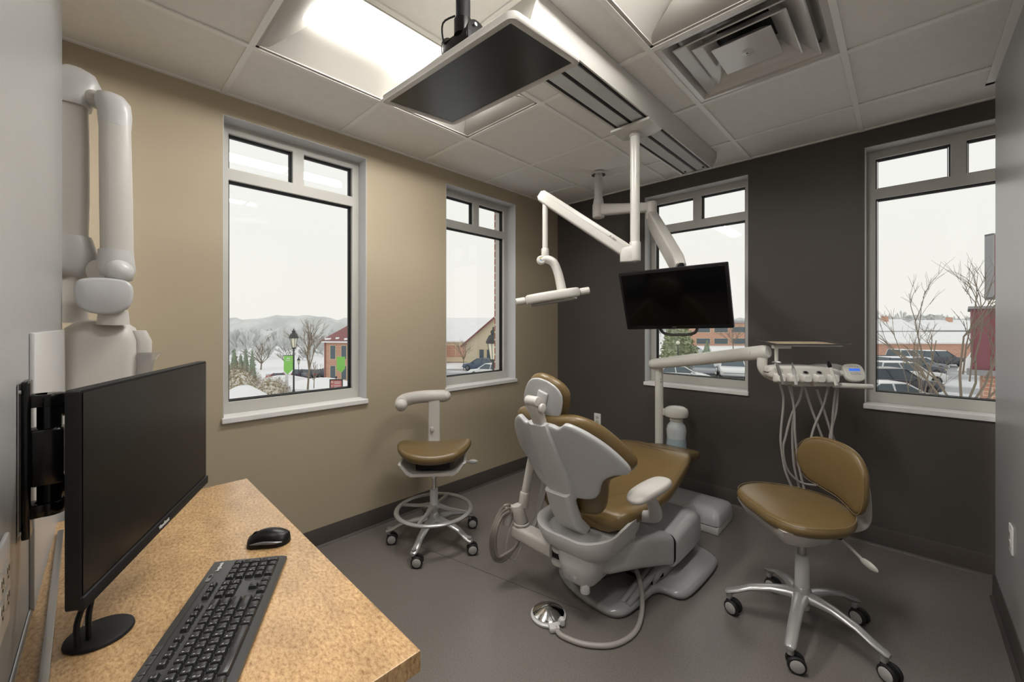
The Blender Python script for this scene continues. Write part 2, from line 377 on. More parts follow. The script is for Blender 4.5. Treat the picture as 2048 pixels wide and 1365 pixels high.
# windows ----------------------------------------------------------------------
def window(n, T, w, m_off):
    """local: x along opening 0..w, y depth outward, z up"""
    root = struct(bpy.data.objects.new('window_%d' % n, None)); COL.objects.link(root)
    z0, z1 = WZ0, WZ1; zt = 2.168; fd0, fd1 = .105, .165; fw = .046; hw = .031
    def part(name, mb): return struct(mb.build(name, root, smooth=False))
    mb = MB().use('jamb')
    mb.bx(0, .004, -.0008, .11, z0, z1, T=T).bx(w-.004, w, -.0008, .11, z0, z1, T=T).bx(.004, w-.004, -.0008, .11, z1-.004, z1, T=T)
    part('window_return', mb)
    mb = MB().use('frame')
    mb.bx(.004, fw, fd0, fd1, z0, z1-.004, T=T).bx(w-fw, w-.004, fd0, fd1, z0, z1-.004, T=T).bx(fw, w-fw, fd0, fd1, z1-.05, z1-.004, T=T)
    mb.bx(fw, w-fw, fd0, fd1, z0, z0+.062, T=T).bx(fw, w-fw, fd0, fd1, zt-hw, zt+hw, T=T).bx(w/2-.031+m_off, w/2+.031+m_off, fd0, fd1, zt+hw, z1-.05, T=T)
    # thin raised glazing beads
    def ring(mb, a, b, c, d, t, y0, y1): mb.bx(a, b, y0, y1, c, c+t, T=T).bx(a, b, y0, y1, d-t, d, T=T).bx(a, a+t, y0, y1, c+t, d-t, T=T).bx(b-t, b, y0, y1, c+t, d-t, T=T)
    panes = [(fw, w-fw, z0+.062, zt-hw), (fw, w/2-.031+m_off, zt+hw, z1-.05), (w/2+.031+m_off, w-fw, zt+hw, z1-.05)]
    part('window_frame', mb)
    mb = MB().use('gasket')
    for p in panes: ring(mb, *p, .005, fd0+.022, fd1-.004)
    for p in panes: ring(mb, p[0]+.008, p[1]-.008, p[2]+.008, p[3]-.008, .003, fd0+.036, fd1-.008)
    part('window_gasket', mb)
    for p in panes:
        mb = MB().use('glass').bx(p[0], p[1], fd0+.044, fd0+.046, p[2], p[3], T=T); part('window_pane', mb)
    mb = MB().use('sill').bx(-.006, w+.006, -.018, .105, z0-.03, z0, r=.004, T=T); part('window_sill', mb)
    mb = MB().use('frame').bx(.002, w-.002, .166, .30, z0-.02, z0+.008, T=T).bx(-.0005, .004, .166, .26, z0, z1, T=T).bx(w-.004, w+.0005, .166, .26, z0, z1, T=T); part('window_outer_trim', mb)
# wall A: depth goes -x, along +y
for n, (a, b, _, _) in ((1, HA[0]), (2, HA[1])): window(n, basis((0, a, 0), (0, 1, 0), (-1, 0, 0)), b-a, .01)
for n, (a, b, _, _) in ((3, HB[0]), (4, HB[1])): window(n, basis((a, 0, 0), (1, 0, 0), (0, 1, 0)), b-a, 0)

# =================================================================== CEILING FIXTURES
def troffer(x0, x1, y0, y1, label, group='recessed ceiling troffers'):
    cx, cy = (x0+x1)/2, (y0+y1)/2
    t = thing('ceiling_light', label, 'ceiling light', (cx, cy, H), 0, group)
    w, l = x1-x0-.02, y1-y0-.02
    mb = MB().use('troff')
    # rim
    for a in (-1, 1): mb.bx(a*w/2, a*(w/2-.016), -l/2, l/2, .0, .03); mb.bx(-w/2, w/2, a*l/2, a*(l/2-.016), .0, .03)
    mb.build('frame', t, smooth=False)
    mb = MB().use('troff'); hw = w/2-.016
    for a in (-1, 1):
        prof = [(hw, .004), (hw*.9, .022), (hw*.7, .048), (hw*.45, .066), (.083, .072), (.083, .085), (hw, .095)]
        mb.loft([[Vector((a*x, y, z)) for x, z in prof] for y in (-l/2+.016, l/2-.016)])
        # end plates lean in towards the lens
        mb.loft([[Vector((x, a*(l/2-.016), z)) for x, z in ((-hw, .004), (hw, .004), (hw, .09), (-hw, .09))], [Vector((x, a*(l/2-.05-.1*(z > .03)), z)) for x, z in ((-hw, .01), (hw, .01), (hw*.4, .07), (-hw*.4, .07))]])
    mb.build('reflector', t)
    mb = MB().use('lens'); prof = [(-.083, .071), (-.07, .056), (-.04, .045), (0, .041), (.04, .045), (.07, .056), (.083, .071)]
    mb.loft([[Vector((x, y, z)) for x, z in prof] for y in (-l/2+.05, l/2-.05)]); lab(mb.build('lens', t), 'glowing white lens')
    mb = MB().use('troff').bx(-w/2, w/2, -l/2, l/2, .1, .14); mb.build('housing', t, smooth=False)
    return t
troffer(XL[1], XL[2], YL[5], YL[3], 'long lit ceiling light behind the ceiling television')
troffer(XL[3], XL[4], YL[5], YL[3], 'lit ceiling light cut off by the top edge beside the air grille')
# unseen troffers added over corridor and next bay to brighten camera-side surfaces
for a in ((1, 2, 8, 6), (3, 4, 8, 6), (6, 7, 5, 3)): troffer(XL[a[0]], XL[a[1]], YL[a[2]], YL[a[3]], ('added unseen ceiling light behind the near grey partition', 'added unseen ceiling light behind the camera position', 'added unseen ceiling light beyond the right grey partition')[(a[0] > 1)+(a[0] > 3)], 'added fill lights')
# air diffuser: nested square cones with a glossy finish
def diffuser(x0, x1, y0, y1):
    cx, cy = (x0+x1)/2, (y0+y1)/2; w = x1-x0-.022
    t = thing('air_diffuser', 'square glossy white air diffuser grille set in the ceiling grid', 'air vent', (cx, cy, H), 0)
    def sq(s, z): return [Vector((a*s, b*s, z)) for a, b in ((-1, -1), (1, -1), (1, 1), (-1, 1))]
    mb = MB().use('diff'); h = w/2
    mb.loft([sq(h, 0), sq(h, .004), sq(h-.02, .012), sq(h-.055, .05), sq(h-.06, .05), sq(h-.026, .0), sq(h, 0)], cap=False); mb.build('outer_frame', t, ang=20)
    for s0, s1 in ((.232, .15), (.172, .105)):
        mb = MB().use('diff'); z = -.006 if s0 > .2 else -.002
        mb.loft([sq(s0, z), sq(s0+.004, z+.004), sq(s1+.012, .06), sq(s1, .06), sq(s0-.012, z+.008), sq(s0, z)], cap=False); mb.build('louver', t, ang=20)
    mb = MB().use('diff'); mb.loft([sq(.112, -.003), sq(.114, .001), sq(.07, .04), sq(.02, .04)], cap=True)
    mb.loft([[Vector((.035*cos(a*pi/8), .035*sin(a*pi/8), -.001)) for a in range(16)], [Vector((.02*cos(a*pi/8), .02*sin(a*pi/8), -.006)) for a in range(16)]]); mb.build('centre_plate', t, ang=20)
    mb = MB().use('dark').cyl((0, 0, .075), (0, 0, .2), .12).bx(-h, h, -h, h, .2, .24); lab(mb.build('duct_neck', t), 'dark round duct opening')
    mb = MB().use('diff')
    for k in range(4):
        T = Matrix.Rotation(k*pi/2, 4, 'Z'); mb.loft([[T @ Vector(q) for q in ((-.29, -.29, .055), (.29, -.29, .055), (.29, -.285, .2), (-.29, -.285, .2))], [T @ Vector(q) for q in ((-.1, -.1, .085), (.1, -.1, .085), (.1, -.095, .2), (-.1, -.095, .2))]], cap=False)
    mb.build('plenum_pan', t, ang=20)
    mb = MB().use('dark').cyl((.0, .0, -.0063), (0, 0, -.0055), .004, seg=12); mb.build('screw', t)
diffuser(XL[3], XL[4], YL[3], YL[2])

# ceiling utility rail with ribbed panels, trolley and lamp pole
rt = thing('ceiling_rail', 'long white ceiling rail with ribbed panels and dark slots above the chair', 'ceiling track', (1.47, -1.25, H))
x0, x1, y0, y1 = 1.335, 1.605, -2.22, -.285; zb = H-.092
mb = MB().use('white')
pr_ = [(x0, H), (x0+.004, H-.04), (x0+.03, zb-.002), (x0+.04, zb), (x0+.052, zb+.02), (x1-.052, zb+.02), (x1-.04, zb), (x1-.03, zb-.002), (x1-.004, H-.04), (x1, H)]
mb.loft([[Vector((x, y, z)) for x, z in pr_] for y in (y0, y1)]); mb.build('housing', rt, world=True, ang=25)
mb = MB().use('white'); 
pe = [(x0-.004, H), (x0-.002, H-.04), (x0+.026, zb-.006), (x1-.026, zb-.006), (x1+.002, H-.04), (x1+.004, H)]
for y in (y0, y1): mb = MB().use('white').loft([[Vector((x, y+d, z)) for x, z in pe] for d in (-.006, .006)]); mb.build('end_cap', rt, world=True, ang=25)
mb = MB().use('dark')
for a, b in ((x0+.042, x0+.054), (1.463, 1.477), (x1-.054, x1-.042)): mb.bx(a, b, y0+.02, y1-.01, zb-.0005, zb+.019)
lab(mb.build('slot', rt, world=True, smooth=False), 'dark slot')
for a, b in ((x0+.056, 1.461), (1.479, x1-.056)):
    mb = MB().use('lamp'); n = 11; pts = []
    for k in range(n):
        xa = a+(b-a)*k/n; xb = a+(b-a)*(k+1)/n; pts += [(xa, zb+.012), (xa+.0015, zb+.003), ((xa+xb)/2, zb-.001), (xb-.0015, zb+.003)]
    pts += [(b, zb+.012), (b, zb+.02), (a, zb+.02)]
    mb.loft([[Vector((x, y, z)) for x, z in pts] for y in (y0+.03, y1-.02)]); lab(mb.build('ribbed_panel', rt, world=True, ang=30), 'ribbed translucent panel')
for xx, yy in ((x0+.075, y1-.05), (x1-.07, y1-.05), (x1-.07, y0+.05)):
    mb = MB().use('dark').cyl((xx, yy, zb-.006), (xx, yy, zb+.01), .006, seg=12); mb.build('stop_screw', rt, world=True)

# operatory lamp hanging from the rail
px, py = 1.453, -1.182
lt = thing('operatory_light', 'white articulated treatment light hanging from the ceiling rail', 'dental light', (px, py, H-.1))
mb = MB().use('white')
mb.prism([(x0+.02, -.10), (x1-.02, -.10), (x1-.02, .06), (x1-.07, .09), (x0+.09, .09), (x0+.02, .05)], .016, T=Matrix.Translation(Vector((0, py, zb-.024))), bev=.004)
mb.build('trolley_plate', lt, world=True, ang=30)
mb = MB().use('white').cyl((px, py, zb-.022), (px, py, zb-.045), .033, .031, bev=.004).cyl((px, py, zb-.03), (px, py, 1.80), .0265, seg=28); mb.build('pole', lt, world=True)
mb = MB().use('white').cyl((px, py, 1.705), (px, py, 1.815), .031, seg=28, bev=.004)
F0 = Vector((px, py, 1.745)); F1 = Vector((1.007, -1.44, 2.115)); D = (F1-F0); Dh = Vector((D.x, D.y, 0)).normalized()
mb.box((0, 0, 0), (.095, .052, .09), .008, T=basis(F0+Dh*.035-UP*.0, Dh, (-Dh.y, Dh.x, 0))); mb.build('elbow', lt, world=True)
mb = MB().use('white'); Dn = D.normalized(); side = Vector((-Dh.y, Dh.x, 0)); T = basis(F0+Dh*.02, Dn, side)
L_ = D.length-.02
loops = []
for s_, hw_, hh in ((0, .02, .022), (.01, .0245, .034), (.06, .026, .038), (L_*.5, .026, .037), (L_-.04, .026, .036), (L_+.02, .026, .034), (L_+.035, .02, .022)):
    loops.append([Vector((s_, y, z)) for y, z in rrect(hw_*2, hh*2, min(hw_, hh)*.45, 4)])
mb.loft(loops, T=T); mb.use('greyp').box((L_*.5+.02, -.0265, .012), (L_-.06, .002, .0015), T=T).box((L_*.5+.02, .0265, .012), (L_-.06, .002, .0015), T=T)
mb.build('spring_arm', lt, world=True, ang=35)
text('maker_mark', 'A·dec', .022, basis(F0+Dn*.13+side*(-.0272)*(-1 if side.dot(FWD) < 0 else 1)*1.0, Dn*-1, UP) if False else basis(F0+Dn*.15-side*.0274*(1 if side.dot(FWD) > 0 else -1)+UP*.004, -Dn if (-Dn).dot(RGT) > 0 else Dn, UP), 'greyprint', lt)
R0 = Vector((1.007, -1.44, 2.09))
mb = MB().use('white').cyl(R0, R0-UP*.325, .016, seg=20).cyl(R0-UP*.29, R0-UP*.345, .022, seg=20, bev=.003); mb.build('drop_rod', lt, world=True)
# yoke curving to the right and down to the head
Y0 = R0-UP*.34
mb = MB().use('white')
yk = [Y0+RGT*-.028-UP*.02, Y0+RGT*.01-UP*.015, Y0+RGT*.05-UP*.035, Y0+RGT*.075-UP*.09, Y0+RGT*.09-UP*.15, Y0+RGT*.1-UP*.2]
mb.tube(yk, [.028, .034, .036, .036, .038, .04], 16, smooth=5, flat=.72); mb.ball(yk[0]+RGT*.005, .028, T=None); mb.build('yoke', lt, world=True, ang=60)
M['yel'] = mat('yellow_print', (190, 180, 60), .5); M['blu'] = mat('blue_print', (90, 120, 170), .5)
mb = MB().use('greyp').cyl(yk[0]-FWD*.022+RGT*.006, yk[0]-FWD*.027+RGT*.006, .021, seg=24); sp_ = mb.build('switch_panel', lt, world=True)
PB = basis(yk[0]-FWD*.0275+RGT*.004, RGT, z=-FWD); mb = MB().use('yel').box((-.002, .008, 0), (.014, .006, .0008), T=PB).use('blu').box((-.001, -.002, 0), (.014, .008, .0008), T=PB); lab(mb.build('switch_symbols', lt, world=True), 'small yellow and blue switch symbols')
hd = Y0+RGT*.045-UP*.235; hx = (RGT+UP*.16).normalized(); T = basis(hd, hx, FWD)
mb = MB().use('white')
out = spl([(-.16, -.03), (-.15, .045), (-.08, .075), (.03, .08), (.12, .07), (.155, .04), (.16, -.03), (.12, -.07), (0, -.085), (-.1, -.07)], 4)
mb.prism(out, .056, T=T @ Matrix.Translation(Vector((0, 0, -.028))), bev=.014); mb.build('lamp_head', lt, world=True, ang=60)
mb = MB().use('acryl').prism([(x*.86, y*.8) for x, y in out], .016, T=T @ Matrix.Translation(Vector((0, 0, -.043))), bev=.006); lab(mb.build('lens_cover', lt, world=True, ang=60), 'clear lens cover under the lamp head')
for s_ in (-1, 1):
    mb = MB().use('white').cyl((s_*.15, 0, 0), (s_*.2, 0, 0), .014, seg=16, T=T).cyl((s_*.165, 0, 0), (s_*.222, 0, 0), .0215, seg=20, T=T, bev=.005); mb.build('handle', lt, world=True)

# =================================================================== TELEVISION ON THE JOINTED ARM
mt = thing('television_ceiling_mount', 'white jointed ceiling arm holding the black television before the middle window', 'monitor arm', (.815, -.54, H))
mb = MB().use('chrome').lathe([(.03, -.03), (.054, -.022), (.056, -.008), (.05, 0)], T=Matrix.Translation(Vector((.815, -.54, H)))); lab(mb.build('ceiling_flange', mt, world=True), 'chrome ceiling flange')
A0 = Vector((.815, -.54, 2.25)); A1 = Vector((1.22, -.475, 2.205)); A2 = Vector((1.645, -1.02, 1.66))
mb = MB().use('greyp').cyl(A0+UP*.27, A0+UP*.06, .032).cyl(A0+UP*.09, A0+UP*.04, .037, .042, bev=.006); mb.build('pole', mt, world=True)
mb = MB().use('white2').cyl(A0+UP*.05, A0-UP*.065, .047, seg=28, bev=.012)
d = (A1-A0).normalized(); T = basis(A0, d, (-d.y, d.x, 0)); mb.loft([[Vector((s_, y, z)) for y, z in rrect(2*hw_, 2*hh, .015, 4)] for s_, hw_, hh in ((0, .034, .045), (.2, .03, .037), ((A1-A0).length, .03, .033), ((A1-A0).length+.03, .026, .026))], T=T)
mb.build('upper_arm', mt, world=True, ang=50)
mb = MB().use('white2').cyl(A1+UP*.04, A1-UP*.09, .038, seg=28, bev=.008)
B0 = A1-UP*.075; d = (A2-B0); T = basis(B0, d, (-d.y, d.x, 0)); LL = d.length
mb.loft([[Vector((s_, y, z)) for y, z in rrect(2*hw_, 2*hh, .012, 4)] for s_, hw_, hh in ((-.02, .024, .03), (.02, .033, .052), (LL*.5, .033, .055), (LL*.9, .032, .052), (LL, .028, .035))], T=T); mb.build('lower_arm', mt, world=True, ang=50)
mb = MB().use('black').cyl(A2+UP*.03, A2-UP*.05, .022).tube([A2, Vector((1.665, -1.1, 1.56)), Vector((1.668, -1.14, 1.5))], .018); lab(mb.build('tilt_head', mt, world=True), 'black tilt head')
tvc = Vector((1.666, -1.179, 1.479)); tn = Vector((.05, -.94, -.34)).normalized(); tx = Vector((.995, .085, .02))
T = basis(tvc, tx, z=tn)  # z out of the screen towards the viewer
tvt = thing('television', 'black flat television on a jointed arm in front of the middle window', 'television', tuple(tvc))
mb = MB().use('black').prism(rrect(.558, .336, .006), .022, T=T @ Matrix.Translation(Vector((0, 0, -.022))), bev=.003).prism(rrect(.36, .22, .02), .022, T=T @ Matrix.Translation(Vector((0, -.01, -.044))), bev=.006); mb.build('case', tvt, world=True)
mb = MB().use('screeng').box((0, .004, .0005), (.53, .298, .001), T=T); lab(mb.build('screen', tvt, world=True), 'dark glossy screen')
mb = MB().use('greyprint'); mb.box((-.01, -.1575, .0004), (.022, .003, .0008), T=T); lab(mb.build('maker_mark', tvt, world=True), 'tiny pale maker mark')
mb = MB().use('greyp')
hp = [(-.1, -.15), (-.098, -.175), (-.085, -.2), (-.05, -.212), (0, -.213), (.05, -.212), (.085, -.2), (.098, -.175), (.1, -.15)]
mb = MB().use('dark'); M['hgrey'] = mat('dark_grey_handle', (84, 82, 80), .5); mb = MB().use('hgrey')
mb.tube([T @ Vector((x+.0, y, -.03)) for x, y in hp], .008, 10, smooth=3); lab(mb.build('handle', tvt, world=True), 'grey looped handle below the screen')

# =================================================================== CEILING TELEVISION
CT = basis((1.49, -2.40, 2.175), (1, .0, .0), (0, .975, .17)) @ Matrix.Identity(4)
ctv = thing('ceiling_television', 'white framed television facing down, hung under the ceiling on a black pole', 'television', (1.49, -2.40, 2.2))
CT = Matrix.Translation(Vector((1.458, -2.383, 2.2013))) @ Matrix.Rotation(.044, 4, 'Z') @ Matrix.Rotation(.1207, 4, 'X')
bpy.data.objects.remove(ctv)
ctv = thing('ceiling_television', 'white framed television facing down, hung under the ceiling on a black pole', 'television', (1.458, -2.383, 2.2013))
mb = MB().use('white').loft([[Vector((x, y, z)) for x, y in rrect(w, h, r, 6)] for w, h, r, z in ((.606, .312, .004, .006), (.606, .312, .004, -.001), (.612, .318, .006, -.003), (.652, .358, .022, -.003), (.66, .356, .026, .003), (.66, .356, .026, .018), (.64, .336, .03, .027), (.5, .25, .03, .04), (.5, .25, .03, .06), (.46, .2, .03, .064))], T=CT); mb.build('case', ctv, world=True, ang=35)
mb = MB().use('screen').box((0, 0, .002), (.604, .31, .004), T=CT); lab(mb.build('screen', ctv, world=True), 'dark matt screen facing the chair')
mt2 = thing('ceiling_television_mount', 'black pole and tilt bracket between ceiling and white framed television', 'tv mount', (1.50, -2.475, H))
mb = MB().use('blackm').cyl((1.5, -2.475, H+.003), (1.5, -2.475, 2.33), .024, seg=28).cyl((1.5, -2.475, H), (1.5, -2.475, H-.01), .06, seg=28); mb.build('pole', mt2, world=True)
mb = MB().use('blackg'); c = Vector((1.478, -2.43, 2.30))
mb.cyl((1.5, -2.475, 2.35), (1.5, -2.475, 2.30), .03)
a = CT.to_3x3() @ Vector((1, 0, 0)); b_ = CT.to_3x3() @ Vector((0, 1, 0)); n_ = CT.to_3x3() @ Vector((0, 0, 1))
T = basis(Vector((1.475, -2.45, 2.285)), a, b_)
mb.box((0, 0, .0), (.125, .09, .05), .004, T=T)
for s_ in (-1, 1):
    mb.prism(spl([(-.035, -.03), (.035, -.03), (.045, .01), (.03, .05), (-.01, .058), (-.04, .03)], 4), .004, T=T @ Matrix.Translation(Vector((s_*.065-.002, 0, 0))) @ Matrix(((0, 0, 1, 0), (1, 0, 0, 0), (0, 1, 0, 0), (0, 0, 0, 1))))
mb.box((0, .0, -.03), (.13, .1, .006), T=T); mb.build('bracket', mt2, world=True)
for s_, y, z in ((1, -.01, .04), (1, .015, .005), (-1, .0, .035), (-1, .02, -.01)): lab(MB().use('steel').cyl(T @ Vector((s_*.066, y, z)), T @ Vector((s_*.074, y, z)), .006, seg=8).build('bolt', mt2, world=True), 'bright steel bolt head')
mb = MB().use('blackm').tube([(1.49, -2.5, 2.36), (1.45, -2.52, 2.345), (1.43, -2.5, 2.3), (1.44, -2.46, 2.26)], .003, 8, smooth=4); mb.build('cable', mt2, world=True)

# =================================================================== COUNTER AND DESK THINGS
ct = thing('wall_counter', 'tan speckled laminate counter along the grey partition with keyboard on it', 'counter', (1.3, -3.2, .76))
def wl(x): return -3.398-.0295*(x-.45)+.0008
mb = MB().use('lam'); out = [(.757, wl(.757)), (1.70, wl(1.7)), (1.70, -3.52), (1.935, -3.52), (1.935, -2.93), (.757, -2.918)]
mb.prism(out, .038, T=Matrix.Translation(Vector((0, 0, .722))), bev=.0012); mb.build('worktop', ct, world=True, smooth=False)
for x in (.9, 1.6):
    mb = MB().use('steel'); y = wl(x); mb.bx(x-.012, x+.012, y+.002, -3.0, .705, .7215).bx(x-.012, x+.012, y+.001, y+.012, .42, .7215); mb.tube([(x, y+.01, .45), (x, -3.06, .71)], .007, 8); mb.build('bracket', ct, world=True)
mb = MB().use('steel').bx(.86, 1.93, -3.3965, -3.3845, .7602, .770, .001); tag(mb.build('metal_strip'), 'thin brushed metal strip lying along the back of the tan counter', 'metal strip')
mb = MB().use('steel'); mb.loft([[Vector((x, wl(x)+d, z)) for d, z in ((.0003, .7602), (.005, .7602), (.0045, .763), (.0003, .767))] for x in (.76, 1.69)]); tag(mb.build('caulk_bead'), 'grey sealant line where the tan counter meets the grey wall', 'sealant', kind='stuff')

# computer monitor ------------------------------------------------------------
p00 = Vector((1.652, -3.352, 1.244)); p10 = Vector((1.179, -3.112, 1.242)); mx_ = (p10-p00).normalized(); mx_.z = 0; mx_.normalize(); mn = UP.cross(mx_)*-1
mx_ = Vector((-.9, .435, 0)).normalized(); mn = Vector((.435, .9, 0)).normalized(); mn = (mn-mx_*mn.dot(mx_)).normalized()
# local: X towards the far end, Y up, Z out of the screen
mc = Vector((1.445, -3.2345, 1.0825)); TM = Matrix((mx_, UP, mn)).transposed().to_4x4(); TM.translation = mc
mon = thing('computer_monitor', 'black computer monitor seen edge-on, held over the tan counter by a wall arm', 'monitor', tuple(mc))
mb = MB().use('blackm').loft([[Vector((x, y, z)) for x, y in rrect(w, h, r, 3)] for w, h, r, z in ((.528, .323, .003, .0), (.53, .325, .004, -.003), (.53, .325, .006, -.017), (.48, .29, .02, -.028), (.3, .2, .03, -.042))], T=TM)
mb.box((0, -.154, .001), (.53, .02, .008), .002, T=TM); mb.build('case', mon, world=True, ang=30)
mb = MB().use('screen').box((0, .008, .0005), (.52, .300, .002), T=TM); lab(mb.build('screen', mon, world=True), 'dark switched-off screen')
# text must read along -X local (left to right for the viewer): viewer sees far end on the right
TT = Matrix((mx_, UP, mn)).transposed().to_4x4(); TT.translation = mc+UP*-.154+mn*.0052
text('maker_mark', 'ViewSonic', .0115, TT, 'legend', mon)
wm = thing('monitor_wall_mount', 'gloss black jointed wall mount between the grey partition and the monitor', 'monitor mount', (1.43, -3.42, 1.1))
yw = wl(1.43)
mb = MB().use('blackg').bx(1.37, 1.425, yw+.0025, yw+.014, .955, 1.239, .003); mb.build('wall_plate', wm, world=True)
mb = MB().use('blackg'); kx, ky = 1.40, -3.39
for z0_, z1_ in ((1.19, 1.213), (.988, 1.012)): mb = MB().use('blackg').bx(kx-.02, kx+.02, yw+.01, ky, z0_, z1_, .003).cyl((kx, ky, z0_), (kx, ky, z1_), .021, seg=24, bev=.002); mb.build('hinge_bracket', wm, world=True)
mb = MB().use('blackg').cyl((kx, ky, 1.19), (kx, ky, 1.012), .0165, seg=28).bx(kx-.024, kx+.022, yw+.012, ky+.02, 1.045, 1.15, .006); mb.build('barrel', wm, world=True)
mb = MB().use('blackg')
ep = mc-mn*.046+mx_*-.02
for z in (1.185, 1.03): mb.tube([(kx, ky+.003, z), (kx-.03, ky+.04, z), (ep.x, ep.y, z-.01)], .012, 8, flat=1.6)
mb.box(tuple(ep+Vector((0, 0, .03))), (.11, .008, .19), .003, rot=(0, 0, math.atan2(mx_.y, mx_.x))); mb.build('arm', wm, world=True)
mb = MB().use('steel')
for z in (.972, 1.222): mb.cyl((1.435, yw+.001, z), (1.435, yw+.004, z), .004, seg=10)
mb.bx(1.428, 1.442, yw+.0003, yw+.0015, .957, 1.237); lab(mb.build('screw_strip', wm, world=True), 'bare steel strip with screws')

# grommet disc with cables -----------------------------------------------------
cg = thing('cable_stand', 'black round disc stand with two curved legs on the counter under the monitor', 'stand', (1.477, -3.33, .76))
mb = MB().use('blackm').lathe([(.046, .0005), (.049, .003), (.048, .007), (.046, .0085), (.0, .0095)], 48, T=Matrix.Translation(Vector((1.472, -3.325, .76)))); mb.build('disc', cg, world=True)
for dx, dy in ((.028, -.028), (.012, -.014)):
    mb = MB().use('blackm').tube([(1.472+dx, -3.325+dy, .769), (1.472+dx*1.0, -3.325+dy*1.05, .81), (1.472+dx*.75, -3.325+dy*.6, .86), (1.472+dx*.9, -3.325+dy*.7, .93)], .0045, 8, smooth=4, flat=1.7); mb.build('leg', cg, world=True)
mb = MB().use('hose').tube([(1.42, -3.335, .93), (1.405, -3.33, .87), (1.415, -3.335, .815), (1.44, -3.345, .772)], .0028, 8, smooth=5); tag(mb.build('cable'), 'thin grey cable dropping behind the monitor to the counter', 'cable')

# keyboard ---------------------------------------------------------------------
kr = thing('keyboard', 'black full-size keyboard lying at an angle on the tan counter', 'keyboard', (1.614, -3.172, .76), RAD(151.6))
KT = Matrix.Identity(4)
mb = MB().use('kbody')
loops = []
for x_, in ((-.227,), (-.222,), (.222,), (.227,)):
    k = 0 if abs(x_) > .225 else 1
    q = .006*(1-k)
    loops.append([Vector((x_, y, z)) for y, z in ((-.078+q, .002+q*.3), (-.0775+q, .009-q), (-.066, .013-q), (.062, .021-q), (.075-q, .0215-q), (.078-q, .017-q), (.078-q, .003+q*.3))])
mb.loft(loops).prism(rrect(.33, .012, .002, 2, -.03, .0675), .0012, T=Matrix.Translation(Vector((0, 0, .0213)))); mb.build('case', kr, ang=25)
U = .0188
def key(mbk, cx, cy, w, h, top=.0095):
    """one keycap, tapered, dished"""
    z = .0125+(cy+.066)*.0615
    a, b2 = w/2-.0008, h/2-.0008
    mbk.loft([[Vector((cx+x, cy+y, z)) for x, y in rrect(2*a, 2*b2, .0012, 1)], [Vector((cx+x, cy+y+.0006, z+top*.72)) for x, y in rrect(2*a-.0036, 2*b2-.0034, .0015, 1)], [Vector((cx+x, cy+y+.0006, z+top*.78)) for x, y in rrect(2*a-.0052, 2*b2-.005, .0015, 1)]])
    return (cx, cy, z+top*.78+.0002)
rows = [  # (y, [(label,width)...])
 (-.0555, [('Ctrl', 1.25), ('', 1.25), ('Alt', 1.25), ('', 6.25), ('Alt', 1.25), ('Fn', 1.25), ('', 1.25), ('Ctrl', 1.25)]),
 (-.0367, [('Shift', 2.25)]+[(c, 1) for c in 'ZXCVBNM,./']+[('Shift', 2.75)]),
 (-.0179, [('Caps', 1.75)]+[(c, 1) for c in "ASDFGHJKL;'"]+[('Enter', 2.25)]),
 (.0009, [('Tab', 1.5)]+[(c, 1) for c in 'QWERTYUIOP[]']+[('\\', 1.5)]),
 (.0197, [(c, 1) for c in '`1234567890-=']+[('Backspace', 2)])]
kn = 0; x00 = -.2165
def addkey(cx, cy, w, h, s_):
    global kn
    if kn < 100:
        mbk = MB().use('keys'); pos = key(mbk, cx, cy, w, h); mbk.build('key', kr, ang=30)
    else: pos = key(restk, cx, cy, w, h)
    kn += 1
    if s_:
        legs.append((s_, pos[0]-w/2+.0045, pos[1]+.002, pos[2], .0045 if len(s_) == 1 else .0026))
restk = MB().use('keys'); legs = []
todo = []
for y, ks in rows:
    x = x00
    for s_, w in ks: todo.append((x+w*U/2, y, w*U, U, s_)); x += w*U
yf = .0435
for k in range(13):
    if k == 0: todo.append((x00+U/2, yf, U*.95, .015, 'Esc'))
    else: todo.append((x00+U*(1.45+k-.5+.45*((k-1)//4)), yf, U*.95, .015, 'F%d' % k))
nx = x00+15.35*U
for r_, y in enumerate((.0009, .0197)):
    for k in range(3): todo.append((nx+U*(k+.5), y, U, U, ('Del', 'End', 'PgDn', 'Ins', 'Home', 'PgUp')[r_*3+k]))
for k in range(3): todo.append((nx+U*(k+.5), yf, U*.95, .015, ('Prt', 'Scr', 'Brk')[k])); todo.append((nx+U*(k+.5), -.0555, U, U, ''))
todo.append((nx+U*1.5, -.0367, U, U, ''))
nx += 3.35*U
for r_, y in enumerate((-.0367, -.0179, .0009, .0197)):
    for k in range(3): todo.append((nx+U*(k+.5), y, U, U, ('1', '2', '3', '4', '5', '6', '7', '8', '9', 'Num', '/', '*')[r_*3+k]))
todo += [(nx+U, -.0555, 2*U, U, '0'), (nx+U*2.5, -.0555, U, U, '.'), (nx+U*3.5, -.0461, U, 2*U, 'Ent'), (nx+U*3.5, -.0085, U, 2*U, '+'), (nx+U*3.5, .0197, U, U, '-')]
todo.sort(key=lambda q: q[0] < -.17)      # the left-most keys lie outside the picture
for q in todo: addkey(*q)
o = restk.build('key', kr, ang=30); o['kind'] = 'stuff'
